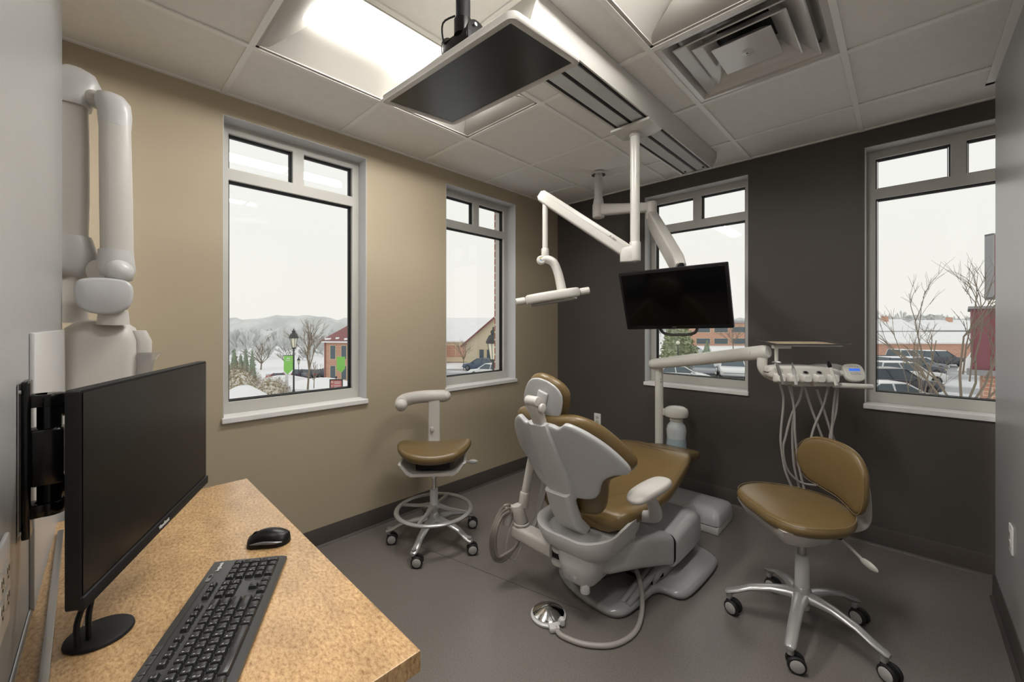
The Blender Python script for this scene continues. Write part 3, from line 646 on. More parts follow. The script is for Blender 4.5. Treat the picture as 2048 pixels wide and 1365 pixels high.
# legends as one printed layer
vs = []; fs = []
for s_, x, y, z, sz in legs:
    cu = bpy.data.curves.new('t', 'FONT'); cu.body = s_; cu.size = sz; cu.align_x = 'LEFT'; cu.align_y = 'CENTER'; cu.resolution_u = 1
    to = bpy.data.objects.new('t', cu); COL.objects.link(to); me = bpy.data.meshes.new_from_object(to.evaluated_get(bpy.context.evaluated_depsgraph_get())); bpy.data.objects.remove(to)
    b0 = len(vs); vs += [(v.co.x+x, v.co.y+y, z) for v in me.vertices]; fs += [tuple(i+b0 for i in p.vertices) for p in me.polygons]; bpy.data.meshes.remove(me)
mb = MB().use('legend'); mb.add(vs, fs); mb.build('key_legends', kr, smooth=False)
for k in range(7):
    mb = MB().use('kbody').box((-.187+k*.021, .0655, .0225), (.0195, .009, .003), .001); mb.build('media_key', kr)
text('maker_mark', 'logitech', .011, Matrix.Translation(Vector((.195, .056, .0222))) @ Matrix.Rotation(RAD(0), 4, 'Z'), 'legend', None).parent = kr
mb = MB().use('silver').prism(rrect(.028, .009, .004, 3, .152, .062), .0015, T=Matrix.Translation(Vector((0, 0, .0212)))); mb.use('dark').prism(rrect(.01, .006, .002, 3, .157, .062), .002, T=Matrix.Translation(Vector((0, 0, .0212)))); lab(mb.build('power_switch', kr), 'silver power switch')

# mouse ------------------------------------------------------------------------
mr = thing('computer_mouse', 'black wireless mouse with grey side band beside the keyboard', 'mouse', (1.338, -3.005, .76), RAD(151.6-6))
def mshape(k=1.0, z0=.002, zs=1):
    loops = []
    for t in [0, .04, .12, .25, .4, .55, .7, .85, .95, 1]:
        y = -.052+.104*t; w = .031*math.sqrt(max(0.02, 1-(2*t-1)**4))*(1-.12*math.exp(-((t-.62)/.2)**2)); h = (.012+.027*math.sin(pi*(t*.85+.1))**.8)*zs*(1 if .02 < t < .98 else .5)
        loops.append([Vector((k*w*cos(a), y, z0+max(0, sin(a))*h*k if sin(a) > 0 else z0)) for a in [2*pi*j/24 for j in range(24)]])
    return loops
mb = MB().use('black').loft(mshape()); mb.build('body', mr)
mb = MB().use('silver')
for sx_ in (-1, 1):
    pts = []
    for t in (.12, .25, .4, .55, .7, .85):
        y = -.052+.104*t; w = .031*math.sqrt(max(0.02, 1-(2*t-1)**4))*(1-.12*math.exp(-((t-.62)/.2)**2)); pts.append((sx_*w*.99, y, .011+.004*sin(pi*t)))
    mb.tube(pts, [.001, .003, .004, .004, .003, .001], 8, smooth=4)
lab(mb.build('side_band', mr), 'grey side band')
mb = MB().use('blackm').cyl((-.003, .03, .026), (.003, .03, .026), .009, seg=20); mb.build('scroll_wheel', mr)

# =================================================================== WALL PLATES
def outlet(T, label, name='wall_outlet', w=.071, h=.115, n=1):
    t = thing(name, label, 'outlet', tuple(T.translation))
    mb = MB().use('sill').prism(rrect(w, h, .004), .006, T=T, bev=.002); mb.build('cover_plate', t, world=True)
    for k in range(n):
        cx = (k-(n-1)/2)*.046
        for s_ in (-1, 1):
            mb = MB().use('white').prism(rrect(.034, .028, .008, 5, cx, s_*.0195), .0022, T=T @ Matrix.Translation(Vector((0, 0, .0058))), bev=.0008)
            mb.use('dark')
            for a in (-.0065, .0065): mb.box((cx+a, s_*.0195+.003, .0081), (.0022, .0085, .0006), T=T)
            mb.box((cx, s_*.0195-.008, .0081), (.004, .004, .0006), T=T); lab(mb.build('socket', t, world=True), 'socket with dark slots')
    return t
outlet(basis((.47, -.0004, .455), (1, 0, 0), z=(0, -1, 0)), 'white wall outlet low on the dark wall behind the dental chair')
outlet(basis((2.8796, -.69, .455), (0, -1, 0), z=(-1, 0, 0)), 'white wall outlet low on the right grey partition')
outlet(basis((1.62, wl(1.62)-.0004, .955), (-1, .0295, 0), z=(.0295, 1, 0)), 'large white outlet plate on the grey partition at the lower left corner', w=.118, h=.135, n=2)
# =================================================================== STOOLS
def caster(root, x, y, rz):
    """twin wheel caster touching the floor"""
    T = Matrix.Translation(Vector((x, y, 0))) @ Matrix.Rotation(rz, 4, 'Z')
    mb = MB().use('alu').cyl((0, 0, .062), (0, 0, .1), .013, seg=16, T=T)
    mb.use('blackm'); out = [(-.028, .03), (-.024, .052), (-.005, .066), (.02, .064), (.03, .05), (.012, .045), (-.005, .03)]
    mb.prism(spl(out, 3), .014, T=T @ Matrix(((1, 0, 0, -.018), (0, 0, -1, .007), (0, 1, 0, 0), (0, 0, 0, 1))))
    c = mb.build('caster', root)
    for s_ in (-1, 1):
        mb = MB().use('tyre').lathe([(.022, -.0085), (.030, -.008), (.0327, -.003), (.0327, .003), (.030, .008), (.022, .0085)], 28, T=T @ Matrix(((1, 0, 0, -.018), (0, 0, 1, s_*.0165), (0, -1, 0, .033), (0, 0, 0, 1))))
        mb.use('capg').lathe([(.0, -.0105), (.022, -.010), (.0245, -.0083), (.0245, .0083), (.022, .010), (0, .0105)], 28, T=T @ Matrix(((1, 0, 0, -.018), (0, 0, 1, s_*.0165), (0, -1, 0, .033), (0, 0, 0, 1))))
        mb.build('wheel', c)
def star_base(root, a0, r, hubz, caster_rz):
    for k in range(5):
        a = RAD(a0+72*k); T = Matrix.Rotation(a, 4, 'Z'); mb = MB().use('alu'); loops = []
        for s_, w, zt, th in ((.02, .034, hubz+.045, .05), (.06, .026, hubz+.043, .042), (.12, .021, hubz+.034, .03), (.2, .019, hubz+.012, .024), (r-.03, .018, hubz-.016, .022), (r+.008, .0175, hubz-.03, .022), (r+.018, .012, hubz-.036, .014)):
            loops.append([Vector((s_, w*1.2*x, zt-th/2+th/2*z)) for x, z in [(cos(q)*(1 if abs(cos(q)) < .8 else .96), sin(q)) for q in [2*pi*j/14 for j in range(14)]]])
        mb.loft(loops, T=T); mb.cyl((r, 0, hubz-.045), (r, 0, .085), .0155, .0165, seg=18, T=T); mb.build('leg', root)
        caster(root, r*cos(a), r*sin(a), caster_rz[k])
    mb = MB().use('alu').lathe([(.02, hubz-.02), (.036, hubz-.01), (.04, hubz+.02), (.034, hubz+.05), (.026, hubz+.062), (.02, hubz+.062)], 28); mb.build('hub', root)
# ---- doctor's stool on the right
sb = thing('dental_stool', 'ochre vinyl stool with kidney backrest on five casters at right', 'stool', (2.232, -1.159, 0))
star_base(sb, 199, .283, .135, [RAD(165), RAD(200), RAD(150), RAD(155), RAD(160)])
mb = MB().use('greyp').cyl((0, 0, .1), (0, 0, .335), .0285, .0265, seg=28, bev=.003); mb.build('column_sleeve', sb)
mb = MB().use('steel').cyl((0, 0, .33), (0, 0, .44), .0165, seg=24); lab(mb.build('gas_piston', sb), 'bare steel gas piston')
# local frame: f = facing (-RGT), s = towards camera (-FWD)
ff = -RGT; ss = -FWD; BT = basis(Vector((-.033, .012, 0)), ff, ss) # X facing, Y towards camera, Z up
out = spl([(.172, .0), (.172, .09), (.15, .17), (.09, .225), (.0, .238), (-.09, .212), (-.165, .145), (-.21, .05), (-.215, -.05), (-.165, -.15), (-.085, -.22), (.01, -.25), (.1, -.235), (.155, -.18), (.172, -.1)], 5)
def sw(x, y, z): return (x, y, z-.1*max(0, x+.02)**2*1.5+.15*max(0, abs(y)-.1)**2*2+.06*max(0, -x-.05))
mb = MB().use('leather').pad(out, .068, warp=sw, dome=.28, T=BT @ Matrix.Translation(Vector((0, 0, .487)))); mb.build('seat', sb, ang=60)
mb = MB().use('stitch'); ol = [(x*.985, y*.985) for x, y in out]; mb.tube([BT @ Vector((sw(x, y, 0)[0], sw(x, y, 0)[1], .487+.052+sw(x, y, 0)[2])) for x, y in [(x*1.0, y*1.0) for x, y in ol[::2]]], .0012, 5, closed=True); mb.build('seam', sb)
mb = MB().use('white2'); so = [(.15, .16), (.08, .2), (-.05, .17), (-.2, .055), (-.235, .03), (-.235, -.03), (-.2, -.055), (-.05, -.17), (.08, -.2), (.15, -.16)]
mb.loft([[Vector((x*k, y*k, z)) for x, y in so] for k, z in ((.35, .405), (.62, .412), (.88, .44), (1.02, .482), (1.06, .5), (1.02, .5))], T=BT); mb.build('seat_pan', sb, ang=40)
# back support post rising behind the seat, curved
mb = MB().use('white2'); bw = .034
pth = [(-.13, .44), (-.225, .452), (-.262, .485), (-.268, .54), (-.262, .62), (-.25, .69)]
pth = [(a-.02, b) for a, b in pth]; Q, _ = crom([Vector((a, .035, b)) for a, b in pth], [0]*6, 5)
mb.loft([[Vector((q.x+tx_, q.y+y, q.z+tz_)) for y, tx_, tz_ in ((-bw, 0, 0), (-bw*.7, -.012, -.004), (bw*.7, -.012, -.004), (bw, 0, 0), (bw*.7, .008, .003), (-bw*.7, .008, .003))] for q in Q], T=BT); mb.build('back_support', sb, ang=50)
bo = spl([(-.165, -.01), (-.155, .07), (-.1, .125), (0, .14), (.09, .125), (.15, .07), (.168, -.01), (.165, -.085), (.14, -.12), (.1, -.115), (.04, -.1), (-.04, -.095), (-.12, -.08)], 5)
BB = basis(Vector((-.033, .012, 0))+BT.to_3x3() @ Vector((-.188, .0, .685)), (ss*.96-ff*.18+UP*-.12), UP) # X toward camera, Y up, Z = facing out
def bwp(x, y, z): return (x, y, z+1.1*x*x)
mb = MB().use('leather').pad(bo, .05, warp=bwp, dome=.3, T=BB @ Matrix.Translation(Vector((0, 0, -.02)))); mb.build('backrest', sb, ang=60)
mb = MB().use('stitch').tube([BB @ Vector((x*.985, y*.985, -.02+.04+1.1*x*x)) for x, y in bo[::2]], .0011, 5, closed=True); mb.build('seam', sb)
mb = MB().use('white2').tube([BT @ Vector(q) for q in ((-.12, .12, .44), (-.13, .15, .425), (-.145, .19, .40))], .006, 10, smooth=4).ball((0, 0, 0), .03, T=basis(BT @ Vector((-.15, .215, .392)), BT.to_3x3() @ Vector((-.3, 1, -.3)), (0, 0, 1)), sc=(1.15, .5, .3)); mb.use('dark').box(tuple(BT @ Vector((-.12, .1, .45))), (.03, .03, .02)); mb.build('height_lever', sb)
# ---- assistant's stool by the beige wall
sa = thing('assistant_stool', 'ochre seat stool with foot ring and curved body bar by the beige wall', 'stool', (.452, -1.845, 0))
star_base(sa, 13, .272, .12, [RAD(234), RAD(228), RAD(240), RAD(232), RAD(225)])
mb = MB().use('greyp').cyl((0, 0, .1), (0, 0, .33), .026, .0245, seg=28, bev=.003); mb.build('column_sleeve', sa)
mb = MB().use('chrome').cyl((0, 0, .32), (0, 0, .46), .014, seg=24).cyl((0, 0, .40), (0, 0, .445), .024, seg=24, bev=.005).cyl((0, 0, .425), (0, 0, .432), .03, seg=24, bev=.002); lab(mb.build('gas_piston', sa), 'chrome piston and collar')
rr_ = thing
mb = MB().use('alu').tube([(.225*cos(2*pi*k/48), .225*sin(2*pi*k/48), .205) for k in range(48)], .0155, 12, closed=True, flat=.65); mb.build('foot_ring', sa)
for k in range(4):
    a = RAD(30+90*k); mb = MB().use('alu').loft([[Vector((s_*cos(a)-y*sin(a), s_*sin(a)+y*cos(a), .205+z+dz)) for y, z in ((-w, -.006), (w, -.006), (w*.8, .007), (-w*.8, .007))] for s_, w, dz in ((.02, .03, .022), (.05, .018, .02), (.1, .011, .01), (.22, .009, 0))]); mb.build('ring_spoke', sa)
mb = MB().use('alu').cyl((0, 0, .195), (0, 0, .235), .034, .03, seg=24, bev=.004); mb.build('ring_hub', sa)
af = Vector((.754, -.657, 0)).normalized(); as_ = Vector((-af.y, af.x, 0))  # facing the camera side; as_ to viewer's right
AT = basis((0, 0, 0), as_, -af)   # X right (viewer), Y back, Z up
ao = spl([(-.225, .03), (-.2, -.08), (-.13, -.15), (0, -.17), (.13, -.15), (.2, -.08), (.23, .03), (.21, .1), (.14, .14), (.05, .17), (-.05, .17), (-.14, .14), (-.2, .1)], 5)
def aw(x, y, z): return (x, y, z+.9*x*x-.02)
mb = MB().use('leather').pad(ao, .068, warp=aw, dome=.18, T=AT @ Matrix.Translation(Vector((0, 0, .54)))); mb.build('seat', sa, ang=60)
mb = MB().use('dark').box((0, 0, .5), (.2, .2, .045), .01, T=AT); mb.use('white2')
sp = [(-.2, .52), (-.16, .468), (-.13, .45), (.13, .45), (.16, .468), (.2, .52)]
si = [(.185, .522), (.15, .482), (.12, .466), (-.12, .466), (-.15, .482), (-.185, .522)]
mb.loft([[Vector((x*k, y, z)) for x, z in sp+si] for y, k in ((-.13, .95), (-.11, 1), (.1, 1), (.13, .8))], T=AT)
mb.box((0, .0, .446), (.15, .1, .02), .004, T=AT); mb.build('seat_pan', sa, ang=40)
mb = MB().use('white2').loft([[AT @ Vector((x+dx, y+dy, z)) for dx, dy in rrect(.078, .026, .008, 3)] for x, y, z in ((-.02, .1, .46), (-.02, .2, .465), (-.022, .232, .5), (-.022, .238, .62), (-.022, .235, .84))]); mb.build('back_support', sa, ang=50)
mb = MB().use('greyp').box(tuple(AT @ Vector((-.035, .222, .64))), (.018, .018, .03), .002); mb.build('release_button', sa)
mb = MB().use('white2')
arc = []; rad = []
for X_, Y_ in ((.055, .245), (.0, .25), (-.07, .24), (-.14, .20), (-.19, .13), (-.205, .04), (-.19, -.05)):
    arc.append(AT @ Vector((X_, Y_, .86))); rad.append(.036)
mb.tube(arc, rad, 16, smooth=5, flat=1.15); mb.ball(tuple(arc[0]), .035); mb.ball(tuple(arc[-1]), .037); mb.build('body_bar', sa, ang=60)
mb = MB().use('greyp').tube([AT @ Vector(q) for q in ((.08, .06, .47), (.17, .1, .46), (.22, .12, .45))], .006, 10).ball((0, 0, 0), .024, T=basis(AT @ Vector((.24, .125, .447)), AT.to_3x3() @ Vector((1, .3, -.1)), (0, 0, 1)), sc=(1.4, .6, .45)); mb.build('height_lever', sa)

# =================================================================== DENTAL CHAIR
dc = thing('dental_chair', 'reclining dental chair with ochre upholstery and grey-white shell in room centre', 'dental chair', (1.42, -1.3, 0))
def W_(name, mb, ang=45, label=None):
    o = mb.build(name, dc, world=True, ang=ang)
    if label: o['label'] = label
    return o
# floor plate
bo_ = spl([(1.235, -1.60), (1.33, -1.655), (1.45, -1.685), (1.57, -1.69), (1.63, -1.655), (1.655, -1.56), (1.665, -1.40), (1.70, -1.362), (1.76, -1.352), (1.80, -1.30), (1.815, -1.12), (1.812, -.93), (1.78, -.87), (1.70, -.83), (1.60, -.80), (1.25, -.80), (1.12, -.85), (1.05, -.93), (1.045, -1.25), (1.08, -1.33), (1.16, -1.38), (1.19, -1.45), (1.2, -1.55)], 4)
mb = MB().use('based').prism(bo_, .04, T=Matrix.Translation(Vector((0, 0, .002))), bev=.018)
mb.loft([[Vector((x, y, z)) for x, z in rrect(w, h, .03, 4, 1.47, h/2+.03)] for y, w, h in ((-1.38, .36, .03), (-1.3, .40, .08), (-.9, .42, .1), (-.84, .36, .03))]); W_('floor_plate', mb, 60)
mb = MB().use('based')
for x in (1.60, 1.63): mb.tube([(x, -1.60, .04), (x, -1.5, .05), (x, -1.3, .08)], [.012, .018, .02], 8, smooth=3)
W_('plate_rib', mb)
# pump cover (front box) and lift arm cover
mb = MB().use('greyc')
def sec(y, x0_, x1_, z0_, z1_, r=.04): return [Vector((x, y, z)) for x, z in rrect(x1_-x0_, z1_-z0_, r, 5, (x0_+x1_)/2, (z0_+z1_)/2)]
mb.loft([sec(-1.235, 1.19, 1.712, .085, .25), sec(-1.2, 1.18, 1.716, .085, .262), sec(-1.0, 1.18, 1.718, .085, .285), sec(-.9, 1.19, 1.712, .085, .27), sec(-.83, 1.22, 1.69, .09, .20, .05)]); W_('pump_cover', mb, 50)
mb = MB().use('greyc')
mb.loft([sec(-1.72, 1.28, 1.585, .215, .315, .03), sec(-1.69, 1.25, 1.61, .205, .325, .035), sec(-1.5, 1.22, 1.655, .165, .315), sec(-1.3, 1.2, 1.69, .11, .285), sec(-1.243, 1.195, 1.70, .09, .262)]); W_('lift_arm_cover', mb, 50)
mb = MB().use('dark').loft([sec(-1.2425, 1.2, 1.708, .1, .256), sec(-1.236, 1.2, 1.708, .1, .256)]).loft([sec(-1.7, 1.32, 1.56, .17, .21, .01), sec(-1.25, 1.3, 1.6, .07, .1, .01)]); W_('shadow_gap', mb, 50, 'dark joint between the covers')
# pivot housing under the seat
mb = MB().use('greyp')
mb.loft([[Vector((x, y, z)) for x, y in rrect(w, l, r, 5, 1.48, yc)] for z, w, l, r, yc in ((.165, .13, .16, .05, -1.72), (.19, .17, .22, .06, -1.72), (.27, .2, .27, .07, -1.71), (.315, .2, .27, .06, -1.70))])
mb.cyl((1.53, -1.80, .20), (1.53, -1.80, .15), .022, seg=20, bev=.003); W_('pivot_housing', mb, 50)
# seat bucket casting
mb = MB().use('greyp')
def bowl(z, x0_, x1_, ya, yb, r): return [Vector((x, y, z)) for x, y in rrect(x1_-x0_, yb-ya, r, 6, (x0_+x1_)/2, (ya+yb)/2)]
L0 = [bowl(.29, 1.35, 1.56, -1.79, -1.5, .08), bowl(.305, 1.30, 1.62, -1.83, -1.42, .1), bowl(.34, 1.265, 1.635, -1.86, -1.45, .12), bowl(.375, 1.245, 1.65, -1.865, -1.43, .12)]
def lip(l, amp): return [Vector((v.x, v.y, v.z+amp*(.035*abs((v.x-1.44)/.22)**2 + .02*(v.y > -1.7)))) for v in l]
L0 += [lip(bowl(.385, 1.24, 1.655, -1.865, -1.43, .12), 1), lip(bowl(.388, 1.255, 1.64, -1.85, -1.44, .12), 1), lip(bowl(.372, 1.27, 1.625, -1.82, -1.45, .11), .6), bowl(.362, 1.26, 1.62, -1.78, -1.4, .1)]
mb.loft(L0); W_('seat_bucket', mb, 60)
text('maker_mark', 'A·dec', .018, basis((1.37, -1.83, .3785), (1, 0, 0), (0, 1, 0)), 'greyprint', dc)
mb = MB().use('greyp').bx(1.25, 1.63, -1.62, -1.1, .375, .425, .02); W_('seat_frame', mb)
# seat and leg cushion
cc = 1.405
secs = [(-1.665, .19, .445, .07), (-1.65, .225, .475, .09), (-1.60, .25, .495, .105), (-1.5, .262, .488, .1), (-1.35, .268, .49, .1), (-1.2, .27, .51, .1), (-1.08, .265, .548, .1), (-.98, .26, .583, .1), (-.9, .245, .598, .1), (-.82, .215, .585, .09), (-.72, .185, .555, .08), (-.6, .168, .525, .075), (-.52, .155, .508, .07), (-.475, .14, .498, .055), (-.455, .11, .488, .03)]
Q, _ = crom([Vector((hw_, z, th)) for y, hw_, z, th in secs], [s_[0] for s_ in secs], 3)
ys = _
loops = []
for q, y in zip(Q, ys):
    hw_, zt, th = q; l = []
    for k in range(28):
        a = 2*pi*k/28; c_, s_ = cos(a), sin(a)
        x = hw_*math.copysign(abs(c_)**.45, c_); z = zt-th/2+th/2*math.copysign(abs(s_)**.5, s_)
        if s_ > 0: z -= .022*(1-min(1, (x/hw_)**2))*(1 if y < -.8 else .3)
        l.append(Vector((cc+x+.02*(y+1.3), y, z)))
    loops.append(l)
mb = MB().use('leather').loft(loops); W_('seat_cushion', mb, 70)
def onseat(x, y):
    best = min(range(len(ys)), key=lambda i: abs(ys[i]-y)); hw_, zt, th = Q[best]; xx = x/hw_
    z = zt-th/2+th/2*(1-abs(xx)**4)**.45-.022*(1-min(1, xx**2))*(1 if y < -.8 else .3)
    return Vector((cc+x+.02*(y+1.3), y, z+.0005))
M['crease'] = mat('leather_seam', (92, 64, 32), .5)
mb = MB().use('crease')
for s_ in (-1, 1):
    mb.tube([onseat(s_*x, y) for x, y in ((.235, -1.55), (.24, -1.35), (.24, -1.15), (.232, -1.0), (.21, -.9), (.175, -.8))], .0014, 5, smooth=4)
    mb.tube([onseat(s_*x, y) for x, y in ((.055, -1.62), (.07, -1.5), (.1, -1.42), (.18, -1.36), (.235, -1.34))], .0014, 5, smooth=4)
mb.tube([onseat(x, y) for x, y in ((-.19, -1.15), (-.17, -1.0), (-.1, -.93), (.0, -.91), (.1, -.93), (.17, -1.0), (.19, -1.15))], .0014, 5, smooth=4); mb.tube([onseat(x, -.86) for x in (-.17, -.1, 0, .1, .17)], .0014, 5)
W_('seat_seam', mb, 60, 'stitched seams across the seat')
# toe and leg carrier below
mb = MB().use('greyp').loft([[Vector((x, y, z)) for x, z in rrect(w, .03, .01, 3, 1.42, zc)] for y, w, zc in ((-1.2, .3, .4), (-.9, .24, .48), (-.7, .2, .46), (-.55, .16, .43))]); W_('leg_frame', mb)
# back: plane frame
bp0 = Vector((1.42, -1.72, .387)); bv = Vector((0, -.441, .897)).normalized(); bu = Vector((1, 0, 0)); bn = Vector((0, .897, .441)).normalized()  # bn forward
def BP(u, v, n): return bp0+bu*u+bv*v+bn*n
def wrap(u): return 1.12*u*u
half = [(0, .602), (.05, .592), (.085, .578), (.105, .585), (.125, .598), (.155, .585), (.2, .548), (.25, .485), (.288, .415), (.312, .35), (.305, .322), (.26, .325), (.215, .305), (.19, .265), (.175, .225), (.145, .2), (.08, .195), (0, .195)]
outl = spl([(x, y) for x, y in half[1:-1]]+[(-x, y) for x, y in half[1:-1][::-1]], 3)
def shell(mb, outl, n0, n1, bev=.008, rings=6):
    loops = []
    cx_, cy_ = 0, .4
    def L(k, n): return [BP(x*k, cy_+(y-cy_)*k, n+wrap(x*k)) for x, y in outl]
    loops = [L(k, n0) for k in (.02, .25, .5, .75, .93)]+[L(.985, n0+.002), L(1, n0+bev*.5), L(1, n1-bev*.5), L(.985, n1)]+[L(k, n1) for k in (.93, .75, .5, .25, .02)]
    return mb.loft(loops)
mb = MB().use('greyc'); shell(mb, outl, -.012, .012, .012); W_('back_shell', mb, 60)
# upholstered back, slightly larger than the shell
uph = [(.0, .60), (.07, .607), (.13, .608), (.18, .588), (.23, .545), (.272, .478), (.303, .41), (.322, .345), (.305, .305), (.25, .29), (.205, .255), (.175, .15), (.14, .08), (.07, .06)]
uo = spl([(x, y) for x, y in uph[1:]]+[(-x, y) for x, y in uph[1:][::-1]], 3)
mb = MB().use('leather')
def uwarp(x, y, z):
    yy = y
    return tuple(BP(x, yy, z+wrap(x)+.014))
mb.pad(uo, .066, warp=uwarp, dome=.2, e=.45); W_('back_cushion', mb, 70)
mb = MB().use('stitch').tube([BP(x*.965, .35+(y-.35)*.965, wrap(x)+.058) for x, y in uo[::2]], .0012, 5, closed=True); W_('back_seam', mb)
# spine: broad casting tapering down then the lower post
mb = MB().use('greyp')
loops = []
for v, w, n0 in ((.6, .048, -.03), (.57, .052, -.034), (.5, .058, -.036), (.4, .063, -.036), (.3, .07, -.036), (.22, .073, -.038), (.19, .07, -.036)):
    loops.append([BP(a*w, v, n) for a, n in ((-1, 0), (-.95, n0*.7), (-.6, n0), (.6, n0), (.95, n0*.7), (1, 0))])
mb.loft(loops); W_('spine_cover', mb, 35)
mb = MB().use('greyp'); loops = []
for P_, w, t_ in ((BP(0, .24, -.02), .066, .035), (BP(0, .15, -.03), .064, .035), (BP(0, .06, -.025), .062, .033), (Vector((1.42, -1.70, .37)), .062, .03)):
    loops.append([P_+bu*x+bn*y for x, y in rrect(2*w, 2*t_, .018, 4)])
mb.loft(loops); W_('back_post', mb, 50)
# headrest: bracket, plate and pad
mb = MB().use('white2')
T = basis(BP(0.0, .62, .0), bu, bv); T2 = T @ Matrix.Rotation(RAD(8), 4, 'X')
mb.box((0, .02, -.0), (.06, .135, .04), .012, T=T).cyl((-.03, .085, .0), (.032, .085, 0), .022, seg=20, T=T, bev=.004).cyl((.033, .055, 0), (.05, .055, 0), .02, seg=18, T=T, bev=.004)
mb.use('dark').box((0, -.06, 0), (.036, .06, .018), T=T); W_('headrest_bracket', mb, 50)
hc = BP(0.0, .672, .085); hn = (bn*.90+UP*-.30+bu*.12).normalized(); HT = basis(hc, (bu-bv*.42).normalized(), z=hn)  # pad plane, leaning forward
ho = spl([(x_*.86, y_*.86) for x_, y_ in [(-.125, .0), (-.12, .07), (-.085, .125), (-.03, .148), (.03, .148), (.085, .125), (.12, .07), (.125, 0), (.11, -.065), (.07, -.1), (.02, -.112), (-.02, -.112), (-.07, -.1), (-.11, -.065)]], 4)
mb = MB().use('greyc').pad([(x*.9, y*.9) for x, y in ho], .014, dome=.3, T=HT @ Matrix.Rotation(pi, 4, 'Y') @ Matrix.Translation(Vector((0, 0, .016))), e=.5)
mb.use('greyp').box((0, 0.02, -.036), (.05, .12, .014), .006, T=HT); W_('headrest_plate', mb, 60)
mb = MB().use('leather').pad(ho, .056, warp=lambda x, y, z: (x, y, z-.014+1.1*x*x), dome=.25, T=HT); W_('headrest_pad', mb, 70)
# armrests
def armrest(sx_):
    c = Vector((cc+.01+(.325 if sx_ > 0 else -.29), -1.60 if sx_ > 0 else -1.55, .612)); ax = Vector((sx_*.10, .97, .05)).normalized(); T = basis(c, ax, z=(0, -.05, 1))
    mb = MB().use('white2'); o_ = spl([(-.15, 0), (-.13, -.037), (-.06, -.05), (.06, -.05), (.125, -.036), (.145, 0), (.125, .036), (.06, .05), (-.06, .05), (-.13, .037)], 4)
    mb.pad(o_, .042, warp=lambda x, y, z: (x, y, z-.02-.9*max(0, -x-.05)**2), dome=.3, T=T); W_('armrest', mb, 60)
    mb = MB().use('greyp').tube([c-UP*.02+Vector((0, -.03, 0)), c+Vector((-sx_*.0, .03, -.08)), c+Vector((-sx_*.03, .1, -.165)), c+Vector((-sx_*.12, .1, -.19)), Vector((cc+sx_*.15, -1.5, .405))], [.03, .03, .034, .03, .026], 14, smooth=5, flat=.7); W_('armrest_support', mb, 60)
armrest(1); armrest(-1)
# ---- assistant's arm carried by the chair, with its hose loop
aa = thing('assistant_instrument_arm', 'white arm with post and looped hoses at the left of the dental chair', 'dental arm', (1.12, -1.77, .27))
mb = MB().use('white2')
mb.loft([[Vector((x, y, z)) for y, z in rrect(w, h, .018, 4, -1.768, zc)] for x, w, h, zc in ((1.075, .06, .05, .268), (1.085, .085, .07, .268), (1.2, .088, .072, .264), (1.335, .084, .07, .258))])
mb.cyl((1.375, -1.765, .285), (1.375, -1.765, .268), .048, seg=28, bev=.004).cyl((1.375, -1.765, .225), (1.375, -1.765, .208), .05, seg=28, bev=.004)
mb.build('swing_arm', aa, world=True, ang=40)
mb = MB().use('dark').bx(1.325, 1.40, -1.79, -1.74, .23, .265); lab(mb.build('joint_gap', aa, world=True), 'dark gap at the pivot')
mb = MB().use('steel').lathe([(.014, 0), (.026, .002), (.028, .007), (.018, .009), (0, .006)], T=Matrix.Translation(Vector((1.37, -1.768, .2855)))); mb.build('pivot_cap', aa, world=True)
mb = MB().use('white2').cyl((1.115, -1.768, .303), (1.115, -1.768, .315), .042, seg=28, bev=.004).cyl((1.115, -1.768, .315), (1.098, -1.785, .405), .036, .028, seg=28, bev=.005); mb.build('cone_joint', aa, world=True)
mb = MB().use('white2').cyl((1.045, -1.80, .29), (1.05, -1.795, .39), .027, seg=24, bev=.005).cyl((1.05, -1.79, .37), (1.11, -1.76, .385), .02, seg=16); mb.build('valve_body', aa, world=True)
mb = MB().use('white2').cyl((1.112, -1.75, .385), (1.117, -1.74, .465), .027, .026, seg=24, bev=.006).cyl((1.116, -1.74, .455), (1.152, -1.69, .78), .0205, seg=24); mb.build('post', aa, world=True)
mb = MB().use('white2').tube([(1.152, -1.69, .775), (1.17, -1.68, .81), (1.22, -1.68, .82), (1.3, -1.69, .80)], [.02, .02, .018, .014], 14, smooth=4); mb.build('post_elbow', aa, world=True)
for k, (dx, dr) in enumerate(((0, 1.0), (.013, .9), (.026, .8))):
    b0 = Vector((1.065+dx*.6, -1.80-.008*k, .40-.012*k))
    mb = MB().use('hosed').tube([b0, b0+Vector((-.035*dr, -.035, -.03)), Vector((1.035+dx, -1.90, .29)), Vector((1.03+dx*1.3, -1.905, .20)), Vector((1.05+dx, -1.895, .145+.012*k)), Vector((1.09, -1.87, .15+.012*k)), Vector((1.115, -1.82, .2)), Vector((1.125, -1.79, .245))], .0085, 10, smooth=5); mb.build('hose', aa, world=True)
mb = MB().use('hose').tube([(1.09, -1.80, .33), (1.085, -1.84, .25), (1.09, -1.85, .17), (1.12, -1.82, .14), (1.14, -1.8, .2), (1.15, -1.78, .24)], .0035, 8, smooth=5); mb.build('thin_hose', aa, world=True)
for k in range(3):
    mb = MB().use('hose').tube([(1.17+.012*k, -1.66, .66), (1.17+.012*k, -1.665, .5), (1.155+.01*k, -1.69, .36), (1.15+.008*k, -1.73, .28)], .006, 8, smooth=5); mb.build('hanging_hose', aa, world=True)

